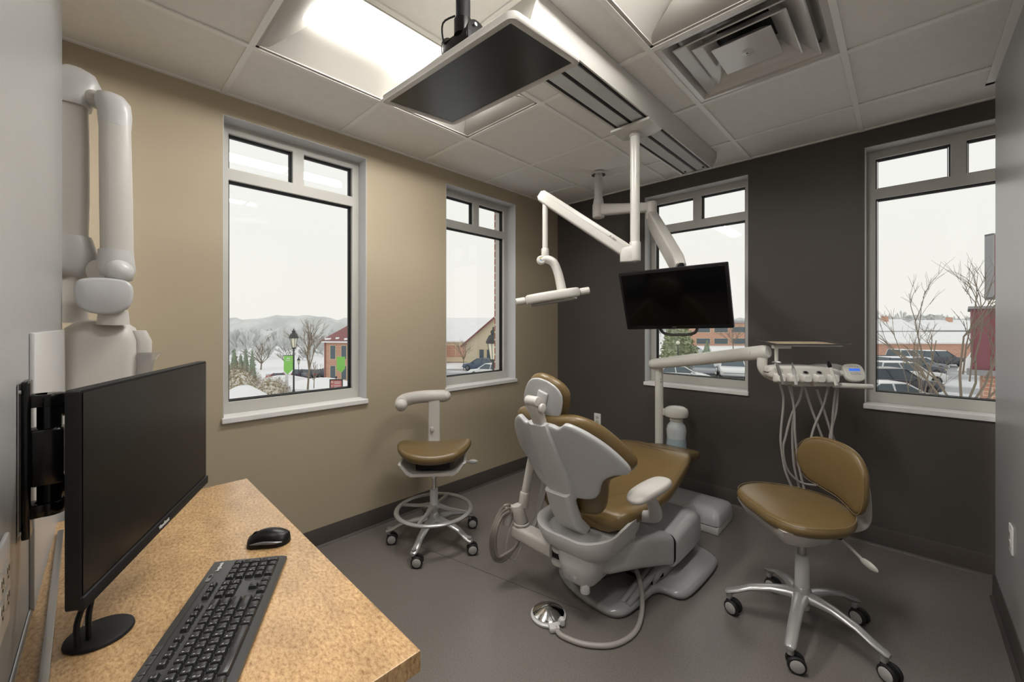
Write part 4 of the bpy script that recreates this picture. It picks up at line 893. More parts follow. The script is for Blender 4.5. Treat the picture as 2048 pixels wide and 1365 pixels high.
# foot control -----------------------------------------------------------------
fp = thing('foot_control', 'chrome dome foot pedal with grey housing on the floor behind the chair', 'foot pedal', (1.375, -1.868, 0))
mb = MB().use('greyp').lathe([(.066, .001), (.08, .004), (.081, .012), (.072, .018), (.03, .022)], 40).box((.06, -.042, .013), (.07, .045, .022), .006, rot=(0, 0, RAD(-35)));
mb.box((.082, -.005, .022), (.03, .02, .03), .006, rot=(0, 0, RAD(-35))); mb.build('housing', fp)
mb = MB().use('chrome').lathe([(.07, .019), (.072, .024), (.066, .028), (.035, .043), (.012, .052), (0, .054)], 40); lab(mb.build('dome', fp), 'polished chrome dome')
mb = MB().use('hose').tube([(1.455, -1.915, .014), (1.50, -1.93, .011), (1.60, -1.90, .011), (1.685, -1.82, .011), (1.715, -1.70, .012), (1.69, -1.58, .03), (1.63, -1.47, .075), (1.56, -1.42, .13), (1.52, -1.5, .17)], .011, 12, smooth=6); tag(mb.build('foot_control_hose'), 'grey hose curving over the floor from the foot pedal to the chair', 'hose')

# junction box at the foot end -------------------------------------------------
jb = thing('utility_box', 'low grey floor utility box at the foot of the dental chair', 'utility box', (1.44, -.4, 0))
mb = MB().use('greyp').bx(1.19, 1.705, -.565, -.25, .001, .05, .006); mb.build('plinth', jb, world=True)
mb = MB().use('dark').bx(1.20, 1.695, -.555, -.26, .0502, .056); lab(mb.build('shadow_gap', jb, world=True), 'dark gap under the lid')
mb = MB().use('greyc'); mb.loft([[Vector((1.4475+(x)*k, -.4075+y*k2, z)) for x, y in rrect(.52, .32, .035, 6)] for z, k, k2 in ((.056, 1, 1), (.085, 1, 1), (.11, .985, .96), (.128, .95, .86), (.14, .86, .7), (.146, .7, .45))]); mb.build('lid', jb, world=True, ang=60)
mb = MB().use('greyp'); n_ = 15
mb.tube([(1.53-.001*k, -.555-.0095*k, .115+.001*k) for k in range(n_*2)], [.042 if k % 2 else .038 for k in range(n_*2)], 18); tag(mb.build('ribbed_conduit'), 'ribbed grey conduit joining the utility box to the chair base', 'conduit')

# =================================================================== DELIVERY UNIT
du = thing('dental_delivery_unit', 'white dental delivery unit with post, long arm, instrument head and hoses', 'dental unit', (1.239, -.387, .0))
mb = MB().use('whiteu').cyl((1.239, -.387, .14), (1.239, -.387, .16), .05, seg=28, bev=.004).cyl((1.239, -.387, .15), (1.239, -.387, 1.03), .0295, seg=28)
mb.use('dark').cyl((1.262, -.412, .945), (1.2635, -.4135, .945), .003, seg=8).cyl((1.262, -.412, .925), (1.2635, -.4135, .925), .003, seg=8); mb.build('post', du, world=True)
G0 = Vector((1.205, -.407, 1.052)); G1 = Vector((1.985, -.71, 1.19)); d = G1-G0; dn = d.normalized(); sd = Vector((-dn.y, dn.x, 0)).normalized(); T = basis(G0, dn, sd)
mb = MB().use('whiteu'); LL = d.length
mb.loft([[Vector((s_, y, z)) for y, z in [(.034*k*cos(a), .039*k*sin(a)) for a in [2*pi*j/24 for j in range(24)]]] for s_, k in ((-.025, .75), (-.018, .92), (0, 1), (LL*.5, 1), (LL, 1.02), (LL+.02, .96), (LL+.03, .8))], T=T); 
mb.use('greyprint').loft([[Vector((s_, .0342*cos(a), .0392*sin(a))) for a in [2*pi*j/24 for j in range(24)]] for s_ in (.0, .0015)], T=T, cap=False).loft([[Vector((s_, .0346*cos(a), .0396*sin(a))) for a in [2*pi*j/24 for j in range(24)]] for s_ in (LL-.055, LL-.0535)], T=T, cap=False); mb.build('balance_arm', du, world=True, ang=50)
# water bottle and its cap on a bracket
mb = MB().use('whiteu'); B_ = Matrix.Translation(Vector((1.352, -.35, 0)))
mb.lathe([(.0, .665), (.055, .67), (.078, .677), (.083, .69), (.083, .712), (.077, .732), (.055, .745), (.025, .75), (0, .751)], 36, T=B_).lathe([(.04, .64), (.046, .645), (.046, .665), (.03, .668)], 32, T=B_).box((1.29, -.37, .70), (.06, .04, .05), .008); mb.build('bottle_cap', du, world=True, ang=50)
mb = MB().use('bottle').lathe([(.0, .40), (.055, .402), (.066, .415), (.069, .46), (.064, .52), (.069, .575), (.062, .61), (.045, .632), (.04, .645)], 36, T=B_); lab(mb.build('bottle', du, world=True), 'translucent white water bottle')
mb = MB().use('water').lathe([(.0, .403), (.0565, .405), (.0675, .417), (.0702, .46), (.0665, .50), (.0652, .519), (0, .519)], 36, T=B_); lab(mb.build('water', du, world=True), 'pale blue water')
# curved tube from the arm end to the head
E0 = G1+dn*-.005+UP*-.03
hC = Vector((2.165, -.675, 1.085)); hx = Vector((.80, .60, 0)).normalized(); hy = Vector((hx.y, -hx.x, 0)) # hy towards the viewer
mb = MB().use('whiteu').tube([E0, E0-UP*.05, E0-UP*.085+hx*.02, E0-UP*.108+hx*.06, Vector((0, 0, 0))+hC-hx*.06-UP*.052, hC+hx*.06-UP*.055], [.026, .026, .025, .024, .02, .018], 16, smooth=6); mb.build('curved_tube', du, world=True, ang=60)
HT_ = basis(hC, hx, z=UP)   # X right, Y away from the viewer, Z up
mb = MB().use('whiteu')
def hsec(s_, yw, z0_, z1_, r=.018): return [Vector((s_, y, z)) for y, z in rrect(yw, z1_-z0_, r, 5, 0.0, (z0_+z1_)/2)]
mb.loft([hsec(-.19, .05, -.012, .018), hsec(-.18, .09, -.022, .034), hsec(-.12, .13, -.03, .042), hsec(0, .14, -.03, .044), hsec(.1, .13, -.03, .036), hsec(.15, .1, -.026, .024), hsec(.165, .06, -.018, .012, .01)], T=HT_); mb.build('instrument_head', du, world=True, ang=60)
mb = MB().use('greyp').loft([[Vector((s_, y, z)) for y, z in rrect(w, h, .012, 4, .04, .02)] for s_, w, h in ((.02, .05, .03), (.1, .06, .05), (.18, .06, .055), (.21, .04, .04))], T=HT_); mb.build('rear_fairing', du, world=True, ang=60)
inst = [(-.155, 'syringe'), (-.09, 'tip'), (-.03, 'hole'), (.035, 'hole'), (.1, 'scaler')]
for k, (s_, kind) in enumerate(inst):
    mb = MB().use('whiteu').loft([[Vector((s_+x, -.06+y*1, z)) for x, z in rrect(w, h, .009, 3, 0, -.02)] for y, w, h in ((0, .05, .05), (-.028, .046, .042), (-.04, .034, .03))], T=HT_); mb.build('instrument_holder', du, world=True, ang=50)
    p0 = HT_ @ Vector((s_+.002, -.1, -.05)); p1 = HT_ @ Vector((s_-.004, -.085, .03))
    mb = MB()
    if kind == 'syringe': mb.use('steel').cyl(p0, HT_ @ Vector((s_-.018, -.085, .055)), .0085, .0075, seg=14).box(tuple(HT_ @ Vector((s_-.02, -.085, .062))), (.04, .02, .012), .004); nm = 'air_water_syringe'
    elif kind == 'tip': mb.use('greyp').cyl(p0, p1, .008, .009, seg=14); mb.use('steel').cyl(p1, p1+UP*.032-hx*.006, .007, .002, seg=12); nm = 'handpiece'
    elif kind == 'scaler': mb.use('whiteu').cyl(p0, HT_ @ Vector((s_-.018, -.085, .04)), .008, .0085, seg=14); mb.use('blackm').tube([HT_ @ Vector((s_-.018, -.085, .04)), HT_ @ Vector((s_-.023, -.085, .055)), HT_ @ Vector((s_-.027, -.085, .072))], [.0085, .0095, .003], 14); nm = 'scaler'
    else: mb.use('steel').cyl(HT_ @ Vector((s_, -.07, .0)), HT_ @ Vector((s_, -.078, .012)), .013, .012, seg=18); mb.use('dark').cyl(HT_ @ Vector((s_, -.078, .011)), HT_ @ Vector((s_, -.08, .014)), .007, seg=12); nm = 'handpiece_socket'
    mb.build(nm, du, world=True)
# touch pad
mb = MB().use('whiteu'); PT = basis(hC+hx*.235+UP*.012-hy*-.03, hx, z=(hy*.88+UP*.47).normalized())
mb.prism(spl([(-.05, -.02), (-.046, .03), (-.03, .045), (.02, .047), (.043, .03), (.046, -.01), (.032, -.042), (-.01, -.05), (-.04, -.042)], 4), .024, T=PT @ Matrix.Translation(Vector((0, 0, -.024))), bev=.005); mb.cyl(HT_ @ Vector((.14, 0, .0)), HT_ @ Vector((.22, -.01, .005)), .016, seg=16); mb.build('control_pad', du, world=True, ang=50)
mb = MB().use('lcd').box((0, .012, .0005), (.052, .014, .001), T=PT); lab(mb.build('display', du, world=True), 'lit blue display')
mb = MB().use('hosed')
for x_, y_, w_ in [(-.018, .029, .004), (-.006, .031, .005), (.007, .031, .005), (.019, .029, .004)]+[(-.02+.01*i, -.006-.008*j, .007) for i in range(5) for j in range(2)]: mb.box((x_, y_, .0004), (w_, .0022, .0008), T=PT)
lab(mb.build('pad_buttons', du, world=True), 'rows of small grey button marks')
mb = MB().use('whiteu').cyl(hC+hx*.115-UP*.055+hy*.05, hC+hx*.305-UP*.062+hy*.05, .0135, seg=20, bev=.004).box(tuple(hC+hx*.07-UP*.05+hy*.02), (.1, .07, .03), .01, rot=(0, 0, RAD(37))); mb.build('side_handle', du, world=True, ang=60)
# tray holder and tray
mb = MB().use('whiteu').cyl(hC-hx*.135+UP*.03, hC-hx*.135+UP*.135, .009, seg=16).box(tuple(hC-hx*.11+UP*.14), (.09, .03, .02), .004, rot=(0, 0, RAD(37))).box(tuple(hC+hx*.02+UP*.146), (.34, .02, .008), .002, rot=(0, 0, RAD(37))); mb.build('tray_support', du, world=True)
tr = thing('instrument_tray', 'shallow polished steel tray lying above the instrument head of the dental unit', 'tray', tuple(hC+UP*.15))
TT_ = basis(hC+hx*.0+UP*.157+hy*-.02, hx, z=(UP+hy*.055).normalized())
mb = MB().use('steel'); R0_ = [(.30, .19, .0), (.31, .2, .0008), (.34, .225, .0075), (.362, .246, .0085), (.362, .246, .0095), (.34, .225, .009), (.308, .198, .0022), (.3, .19, .0016)]
mb.loft([[Vector((x, y, z)) for x, y in rrect(w, h, .02, 5)] for w, h, z in R0_], T=TT_); mb.build('pan', tr, world=True, ang=35)
mb = MB().use('cork').prism(rrect(.3, .188, .012), .0006, T=TT_ @ Matrix.Translation(Vector((0, 0, .0018)))); lab(mb.build('liner', tr, world=True), 'beige paper liner')
# hoses hanging from the head
P7 = [
 [(2.075, -.765, 1.03), (2.089, -.752, .941), (2.079, -.759, .781), (2.079, -.759, .70), (2.094, -.744, .566), (2.123, -.717, .467)],
 [(2.11, -.735, 1.02), (2.129, -.711, .901), (2.133, -.707, .754), (2.147, -.694, .593), (2.168, -.674, .464)],
 [(2.118, -.728, 1.02), (2.126, -.70, .901), (2.12, -.70, .754), (2.125, -.69, .593), (2.145, -.664, .464)],
 [(2.166, -.69, 1.02), (2.150, -.689, .941), (2.118, -.705, .861), (2.098, -.735, .754), (2.087, -.752, .673), (2.104, -.735, .566), (2.153, -.689, .499), (2.215, -.640, .485)],
 [(2.17, -.69, 1.02), (2.191, -.652, .915), (2.221, -.63, .807), (2.26, -.6, .66), (2.27, -.6, .55), (2.24, -.62, .49)],
 [(2.22, -.65, 1.0), (2.245, -.605, .888), (2.27, -.58, .78), (2.30, -.555, .66), (2.29, -.57, .54), (2.25, -.62, .48)],
 [(2.265, -.60, 1.02), (2.245, -.615, .915), (2.205, -.65, .781), (2.19, -.66, .66), (2.20, -.66, .54), (2.22, -.64, .49)],
 [(2.30, -.57, 1.015), (2.295, -.575, .888), (2.27, -.60, .74), (2.275, -.60, .6), (2.26, -.61, .5)],
 [(2.295, -.58, 1.015), (2.283, -.585, .888), (2.277, -.60, .74), (2.28, -.61, .6), (2.27, -.62, .49)]]
for P in P7:
    mb = MB().use('hose').tube(P, .0058, 10, smooth=6); mb.build('hose', du, world=True)

# =================================================================== X-RAY UNIT IN THE GAP BY THE LEFT WALL
xr = thing('xray_unit', 'white wall x-ray unit with two tall folded arms in the left corner', 'x-ray machine', (.33, -3.3, 1.0))
mb = MB().use('white2').loft([[Vector((x, y, z)) for x, y in rrect(w, l, r, 6, .325, -3.30)] for z, w, l, r in ((.62, .2, .18, .05), (.66, .235, .2, .05), (1.0, .24, .215, .05), (1.28, .24, .21, .05), (1.33, .225, .19, .06), (1.355, .17, .13, .05), (1.362, .1, .08, .03))]); mb.build('control_body', xr, world=True, ang=60)
mb = MB().use('white2').loft([[Vector((x, y, z)) for x, y in rrect(w, .05, .015, 4, .36, yc)] for z, w, yc in ((1.13, .12, -3.19), (1.2, .14, -3.185), (1.28, .14, -3.185), (1.32, .12, -3.2))]); mb.build('nose_cover', xr, world=True, ang=60)
mb = MB().use('acryl').loft([[Vector((.42+dx, y, z)) for dx, y in rrect(.05, w, .008, 3, 0, yc)] for z, w, yc in ((1.06, .03, -3.19), (1.2, .05, -3.18), (1.235, .07, -3.168))]); lab(mb.build('film_holder', xr, world=True), 'clear plastic film holder')
mb = MB().use('white2').cyl((.33, -3.375, 1.35), (.33, -3.375, 1.45), .042, .036, seg=28).cyl((.33, -3.375, 1.44), (.33, -3.375, 1.55), .03, seg=28); mb.build('swivel_post', xr, world=True)
mb = MB().use('white2')
def oval(c, a, b, n=24, e=.8): return [Vector((c[0]+a*math.copysign(abs(cos(q))**e, cos(q)), c[1]+b*math.copysign(abs(sin(q))**e, sin(q)), c[2])) for q in [2*pi*k/n for k in range(n)]]
mb.loft([oval((.325, -3.38, z), a, a, 24, .6) for z, a in ((1.66, .047), (1.8, .05), (2.0, .05), (2.16, .047))])
mb.build('inner_arm', xr, world=True, ang=60)
mb = MB().use('greyp'); mb.loft([oval((.33, -3.375+dy, z), a, b_) for z, a, b_, dy in ((1.515, .02, .025, .015), (1.525, .045, .055, .012), (1.56, .053, .066, .012), (1.60, .053, .062, .008), (1.66, .053, .054, 0), (1.67, .05, .05, 0))])
mb.build('lower_joint_cover', xr, world=True, ang=60); mb = MB().use('greyp'); mb.loft([oval((.33, -3.375+dy, z), a, b_) for z, a, b_, dy in ((2.15, .051, .051, 0), (2.2, .053, .058, .004), (2.24, .052, .066, .012), (2.28, .042, .05, .012), (2.298, .02, .025, .005))]); mb.build('joint_cover', xr, world=True, ang=60)
mb = MB().use('white2').tube([(.35, -3.33, 2.2), (.39, -3.29, 2.17)], .03, 16); mb.loft([oval((.425+.02*(1.9-z)*0, -3.262+.012*(1.85-z), z), a, a, 24, .7) for z, a in ((1.61, .046), (1.8, .046), (1.98, .045), (2.09, .044))]); mb.build('outer_arm', xr, world=True, ang=60)
mb = MB().use('greyp').loft([oval((.425, -3.265+dy, z), a, b_) for z, a, b_, dy in ((2.08, .045, .045, 0), (2.13, .047, .048, 0), (2.17, .045, .05, -.006), (2.195, .034, .038, -.012), (2.205, .012, .016, -.014))])
mb.build('upper_joint_cover', xr, world=True, ang=60); mb = MB().use('greyp'); mb.loft([oval((.425, -3.262+dy, z), a, b_) for z, a, b_, dy in ((1.50, .02, .02, 0), (1.51, .04, .045, 0), (1.55, .05, .055, 0), (1.60, .05, .05, 0), (1.62, .049, .049, 0))]); mb.build('elbow_cover', xr, world=True, ang=60)
mb.build('upper_cap', xr, world=True, ang=60) if False else None
mb = MB().use('greyp').ball((.462, -3.256, 1.54), .042); mb.build('elbow_ball', xr, world=True, ang=60); MB().use('white2').cyl((.425, -3.30, 1.54), (.44, -3.315, 1.54), .038, seg=24).build('elbow_disc', xr, world=True)
mb = MB().use('greyc'); DT = basis((.52, -3.297, 1.445), (.12, .99, 0), (0, 0, 1)); mb.prism(spl([(-.075, .02), (-.06, .055), (0, .064), (.06, .055), (.075, .02), (.066, -.035), (.03, -.062), (-.03, -.062), (-.066, -.035)], 4), .04, T=DT @ Matrix.Translation(Vector((0, 0, -.04))), bev=.01); mb.build('tube_head', xr, world=True, ang=60)
mb = MB().use('white2').cyl((.455, -3.27, 1.395), (.45, -3.27, 1.345), .04, .045, seg=28); mb.cyl((.445, -3.262, 1.50), (.475, -3.27, 1.42), .03, seg=20); mb.build('head_collar', xr, world=True)
mb = MB().use('greyp').box(((.46+1.28)/2, (wl(.46)+wl(1.28))/2+.003, .99), (.82, .008, .67), .003, rot=(0, 0, -.0295)); tag(mb.build('wall_panel'), 'thin white panel fixed to the grey partition behind the monitor mount', 'wall panel')
# =================================================================== OUTSIDE
ST = Vector((2.5596, -3.3457, 0))
def far(b, d, z=0): p = ST+FWD*d+RGT*(b*d); return Vector((p.x, p.y, z))
def smooth(a, b, x): t = max(0, min(1, (x-a)/(b-a))); return t*t*(3-2*t)
def gz(b, d):
    s1 = .115*(1-smooth(-.36, -.2, b))+.03*smooth(-.36, -.2, b)*(1-smooth(.1, .3, b))
    z = -3.2-s1*min(max(d-26, 0), 47)
    if d > 250: z += (d-250)*.05
    return z
M['snow'] = mat('snow', (238, 238, 240), .8, noise=(.8, .03), bump=(6, .3))
M['asphalt'] = mat('wet_asphalt', (150, 152, 156), .5, second=((205, 207, 212), .25, .45, .6))
M['woods'] = mat('haze_toned_frosty_woods', (196, 198, 197), .95, second=((218, 219, 218), .06, .4, .65))  # distance haze put into the pale base colour, together with frost
M['bark'] = mat('pale_bark', (140, 128, 112), .85)
M['barkd'] = mat('grey_bark', (128, 118, 104), .85)
M['ever'] = mat('evergreen_foliage', (134, 148, 128), .9, second=((150, 160, 140), 4, .4, .65))
M['pine'] = mat('pine_foliage', (146, 156, 120), .9, second=((200, 204, 184), 3, .45, .7))
M['bushm'] = mat('snow_dusted_shrub', (142, 126, 96), .9, second=((225, 222, 214), 7, .42, .6))
M['iron'] = mat('dark_grey_iron', (70, 72, 72), .6)
M['lglass'] = mat('milky_lantern_glass', (240, 236, 215), .4)
M['green'] = mat('lime_banner_cloth', (140, 205, 104), .8)
M['signr'] = mat('red_sign_face', (204, 120, 116), .6)
M['roofr'] = mat('maroon_metal_roof', (140, 92, 92), .5)
M['cream'] = mat('cream_wall', (222, 208, 180), .8)
M['maroon'] = mat('maroon_cladding', (136, 84, 92), .6)
M['win'] = mat('distant_window_glass', (92, 104, 112), .2)
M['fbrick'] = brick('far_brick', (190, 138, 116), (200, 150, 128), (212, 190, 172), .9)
M['grey'] = mat('grey_fascia', (150, 150, 152), .7)
bs = [-2.6+.08*k for k in range(0, 58)]; ds = [1.2, 6, 12, 18, 24, 26, 30, 36, 44, 54, 64, 73, 90, 120, 160, 210, 250, 300, 350, 420, 520]
mb = MB().use('snow'); mb.loft([[far(b, d, gz(b, d)) for b in bs] for d in ds], cap=False, closed=False); struct(mb.build('ground_outside'))
# roads and parking, a few centimetres above the snow
def slab(name, pts, m='asphalt', up=.04):
    mb = MB().use(m); N = 14; L = []
    for i in range(N+1):
        t = i/N; a = [pts[0][k]+(pts[1][k]-pts[0][k])*t for k in (0, 1)]; c = [pts[3][k]+(pts[2][k]-pts[3][k])*t for k in (0, 1)]
        L.append([far(a[0]+(c[0]-a[0])*j/N, a[1]+(c[1]-a[1])*j/N, gz(a[0]+(c[0]-a[0])*j/N, a[1]+(c[1]-a[1])*j/N)+up) for j in range(N+1)])
    mb.loft(L, cap=False, closed=False); struct(mb.build(name))
slab('road_surface', [(-.62, 24), (-.36, 24), (-.40, 33), (-.62, 40)]); slab('road_surface', [(-.60, 66), (-.38, 66), (-.38, 84), (-.60, 84)])
slab('road_surface', [(-.2, 30), (.1, 30), (.1, 49), (-.2, 49)]); slab('parking_surface', [(.2, 18), (1.5, 18), (1.5, 50), (.2, 58)])
# distant wooded ridge: rounded bank with a ragged crest
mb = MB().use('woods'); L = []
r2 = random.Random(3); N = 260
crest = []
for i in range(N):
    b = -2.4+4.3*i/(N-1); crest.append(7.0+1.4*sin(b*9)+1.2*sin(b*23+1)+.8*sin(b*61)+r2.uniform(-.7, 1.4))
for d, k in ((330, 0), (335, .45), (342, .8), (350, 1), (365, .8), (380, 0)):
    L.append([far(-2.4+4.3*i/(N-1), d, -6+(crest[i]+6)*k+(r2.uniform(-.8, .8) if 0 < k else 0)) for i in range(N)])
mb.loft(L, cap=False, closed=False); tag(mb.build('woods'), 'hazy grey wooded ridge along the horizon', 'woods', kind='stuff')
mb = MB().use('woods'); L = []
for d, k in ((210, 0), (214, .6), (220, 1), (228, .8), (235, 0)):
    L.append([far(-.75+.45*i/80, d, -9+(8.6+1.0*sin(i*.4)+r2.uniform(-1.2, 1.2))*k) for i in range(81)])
mb.loft(L, cap=False, closed=False); tag(mb.build('woods'), 'lower belt of haze-pale frosted trees before the ridge, in the large left window', 'woods', kind='stuff')

# haze-pale frosted trees scattered over the valley: too many and too faint to count
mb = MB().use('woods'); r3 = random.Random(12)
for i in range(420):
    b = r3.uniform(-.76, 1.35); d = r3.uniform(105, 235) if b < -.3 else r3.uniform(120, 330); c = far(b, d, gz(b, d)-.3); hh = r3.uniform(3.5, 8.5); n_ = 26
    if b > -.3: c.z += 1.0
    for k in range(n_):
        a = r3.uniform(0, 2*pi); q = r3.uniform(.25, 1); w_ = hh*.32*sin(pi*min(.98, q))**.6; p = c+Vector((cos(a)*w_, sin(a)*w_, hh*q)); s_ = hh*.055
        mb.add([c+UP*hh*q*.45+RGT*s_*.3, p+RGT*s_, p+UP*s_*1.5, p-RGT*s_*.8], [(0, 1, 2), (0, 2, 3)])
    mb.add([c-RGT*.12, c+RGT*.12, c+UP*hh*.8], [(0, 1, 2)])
tag(mb.build('distant_trees', smooth=False), 'faint haze-pale frosted trees scattered over the snowy valley and far slopes', 'trees', kind='stuff')

def bare_tree(name, label, b, d, h, spread, trunk_r, depth=4, seed=1, m='bark', first=.35, group=None, n0=4, up=.6, z=None):
    r_ = random.Random(seed); base = far(b, d, gz(b, d) if z is None else z); t = thing(name, label, 'tree', tuple(base), 0, group)
    mbt = MB().use(m); mbb = MB().use(m)
    top = Vector((r_.uniform(-.02, .02)*h, r_.uniform(-.02, .02)*h, h*first))
    mbt.tube([(0, 0, -.05), tuple(top*.5), tuple(top)], [trunk_r, trunk_r*.85, trunk_r*.75], 7); mbt.build('trunk', t)
    def grow(p, dr, L_, r0, k):
        q = p+dr*L_*.5+Vector((r_.uniform(-1, 1), r_.uniform(-1, 1), r_.uniform(0, 1)))*L_*.06; e = p+dr*L_+Vector((r_.uniform(-1, 1), r_.uniform(-1, 1), .5))*L_*.05
        mbb.tube([p, q, e], [r0, r0*.8, r0*.55], 5 if k > 1 else 4)
        if k == 0: return
        for i in range(r_.choice((2, 3)) if k > 1 else 3):
            nd = (dr+Vector((r_.uniform(-1, 1), r_.uniform(-1, 1), r_.uniform(-.2, .6)))*.62).normalized(); st = p+(e-p)*r_.uniform(.45, 1)
            grow(st, nd, L_*r_.uniform(.55, .78), r0*.6, k-1)
    for i in range(n0):
        a = 2*pi*i/n0+r_.uniform(-.4, .4); dr = Vector((cos(a)*spread, sin(a)*spread, up+r_.uniform(0, .4))).normalized()
        grow(top*r_.uniform(.8, 1), dr, h*.34, trunk_r*.62, depth-1)
    grow(top, Vector((0, 0, 1)), h*.36, trunk_r*.65, depth-1)
    mbb.build('branches', t); return t
bare_tree('bare_tree', 'tall bare tree behind the lamp post in the large left window', -.498, 36, 5.6, .35, .09, 5, 2, n0=5, up=1.0)
bare_tree('bare_tree', 'small bare tree before the brick building in the large left window', -.483, 40, 2.6, .6, .05, 4, 5, n0=4)
bare_tree('bare_tree', 'round bare tree on the far field in the large left window', -.612, 92, 7.2, .9, .16, 5, 8, 'barkd', .2, n0=6)
bare_tree('bare_tree', 'faint bare tree right of the round one, beyond the road', -.55, 96, 5.6, .9, .14, 4, 11, 'barkd', .2, n0=5)
bare_tree('bare_tree', 'twiggy young tree in front of the cream building', -.118, 48, 3.6, .5, .06, 4, 21, n0=4, up=1.0)
bare_tree('bare_tree', 'bare tree in front of the far brick building, middle window', .54, 70, 5.0, .8, .1, 4, 31, 'barkd', n0=5)
bare_tree('bare_tree', 'large forked bare tree close outside the right window', 1.10, 10.5, 5.4, .62, .05, 5, 44, 'barkd', .42, n0=5, up=.8)
bare_tree('bare_tree', 'thin bare sapling left of the forked tree, right window', 1.0, 13.5, 4.0, .35, .028, 4, 47, 'barkd', .4, n0=4, up=1.1)
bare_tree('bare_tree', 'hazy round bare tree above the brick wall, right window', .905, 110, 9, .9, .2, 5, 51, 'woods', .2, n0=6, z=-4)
def leafy(name, label, b, d, h, w, m, parts=240, seed=1, z=None, cone=True, group=None, cat='tree'):
    """crown of many small leaf clumps round a hidden core"""
    r_ = random.Random(seed); base = far(b, d, gz(b, d) if z is None else z); t = thing(name, label, cat, tuple(base), 0, group)
    mb = MB().use(m)
    def rad_(q): return (w/2)*((1-q)**.75*min(1, .45+q*6) if cone else math.sqrt(max(0, 1-(2*q-1)**2))**.8)
    mb.loft([[Vector((rad_(q)*.82*cos(a)*(1+.12*sin(5*a+q*20)), rad_(q)*.82*sin(a)*(1+.12*sin(5*a+q*20)), q*h)) for a in [2*pi*k/16 for k in range(16)]] for q in [.02+.96*i/12 for i in range(13)]])
    for i in range(parts):
        q = r_.uniform(.0, .97); a = r_.uniform(0, 2*pi); R_ = max(rad_(q), .03)*r_.uniform(.8, 1.08); s_ = w*.07*r_.uniform(.5, 1.3)
        c = Vector((R_*cos(a), R_*sin(a), q*h)); vs = [c+Vector((r_.uniform(-1, 1), r_.uniform(-1, 1), r_.uniform(-.6, 1)))*s_ for _ in range(4)]
        mb.add(vs, [(0, 1, 2), (0, 2, 3), (0, 3, 1), (1, 3, 2)])
    mb.build('foliage', t, smooth=False); mb = MB().use('bark').cyl((0, 0, -.1), (0, 0, h*.3), w*.05, seg=7); mb.build('trunk', t); return t
for k, (b, h, l) in enumerate(((-.695, 2.9, 'leftmost of the upright evergreens behind the shrubs'), (-.677, 3.3, 'second upright evergreen from the left, the widest'), (-.661, 2.9, 'short brownish evergreen in the middle of the row'), (-.649, 3.3, 'fourth upright evergreen in the row, narrow'), (-.633, 3.2, 'rightmost of the upright evergreens behind the shrubs'))):
    leafy('evergreen', l, b, 35, h*1.1, 1.25 if k == 1 else .95, 'ever', 260, 60+k, group='row of upright evergreens in the large left window')
leafy('pine_tree', 'broad green pine beyond the car park, below the black television', .405, 44, 6.5, 4.4, 'pine', 900, 70)
leafy('pine_tree', 'small dark conifer in the snow right of the broad pine', .475, 60, 2.4, 1.4, 'ever', 240, 71)
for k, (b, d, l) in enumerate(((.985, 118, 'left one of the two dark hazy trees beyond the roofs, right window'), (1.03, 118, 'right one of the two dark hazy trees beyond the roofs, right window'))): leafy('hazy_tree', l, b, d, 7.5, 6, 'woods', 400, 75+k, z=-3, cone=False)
def bush(label, b, d, w, h, seed, twig):
    base = far(b, d, gz(b, d)); t = thing('shrub', label, 'shrub', tuple(base)); r_ = random.Random(seed)
    mb = MB().use('bushm')
    mb.loft([[Vector((w/2*.85*math.sqrt(max(0, 1-q*q))*cos(a)*(1+.08*sin(4*a)), w/2*.85*math.sqrt(max(0, 1-q*q))*sin(a), h*.85*max(q, 0))) for a in [2*pi*k/18 for k in range(18)]] for q in (0, .2, .4, .6, .8, .95, .999)])
    for i in range(2200):
        u = r_.uniform(0, 1); a = r_.uniform(0, 2*pi); R_ = math.sqrt(1-u*u); c = Vector((w/2*R_*cos(a), w/2*R_*sin(a), h*u))*r_.uniform(.85, 1.02); s_ = .045
        mb.add([c+Vector((r_.uniform(-1, 1), r_.uniform(-1, 1), r_.uniform(-1, 1)))*s_ for _ in range(3)], [(0, 1, 2)])
    mb.build('foliage', t, smooth=False)
    mb = MB().use('bark')
    for i in range(twig):
        a = r_.uniform(0, 2*pi); u = r_.uniform(.2, 1); R_ = math.sqrt(1-u*u)
        e = Vector((w/2*R_*cos(a), w/2*R_*sin(a), h*u))*1.12; mb.tube([e*.3, e*.7+Vector((r_.uniform(-.1, .1), r_.uniform(-.1, .1), .05)), e], [.012, .01, .006], 4)
    mb.build('twigs', t)
bush('tall twiggy brown shrub at the left edge of the large window', -.675, 28, 3.3, 2.1, 5, 260)
bush('low clipped shrub dusted with snow beside the snow heap', -.59, 25.5, 2.5, 1.35, 6, 60)
def heap(label, b, d, w, h, seed):
    r_ = random.Random(seed); mb = MB().use('snow'); base = far(b, d, gz(b, d)-.05)
    mb.loft([[Vector((w/2*k*cos(a)*(1+.12*sin(3*a+seed)), w/2*k*sin(a), h*z+r_.uniform(-.03, .03)*(z > 0))) for a in [2*pi*j/22 for j in range(22)]] for k, z in ((1, 0), (.85, .2), (.62, .5), (.38, .8), (.18, .96), (.03, 1))])
    tag(mb.build('snow_heap', None, tuple(base)), label, 'snow')
heap('ploughed snow heap at the lower left of the large window', -.655, 23.5, 3.6, 1.15, 1); heap('long snow bank beyond the road in the large window', -.47, 45, 9, 1.0, 2); heap('snow bank left of the green banner', -.56, 58, 10, 1.2, 3)
heap('snow piled on the ledge of the maroon building', 1.15, 19.5, 1.6, 1.3, 4)
bpy.data.objects['snow_heap.003'].location.z = -.85

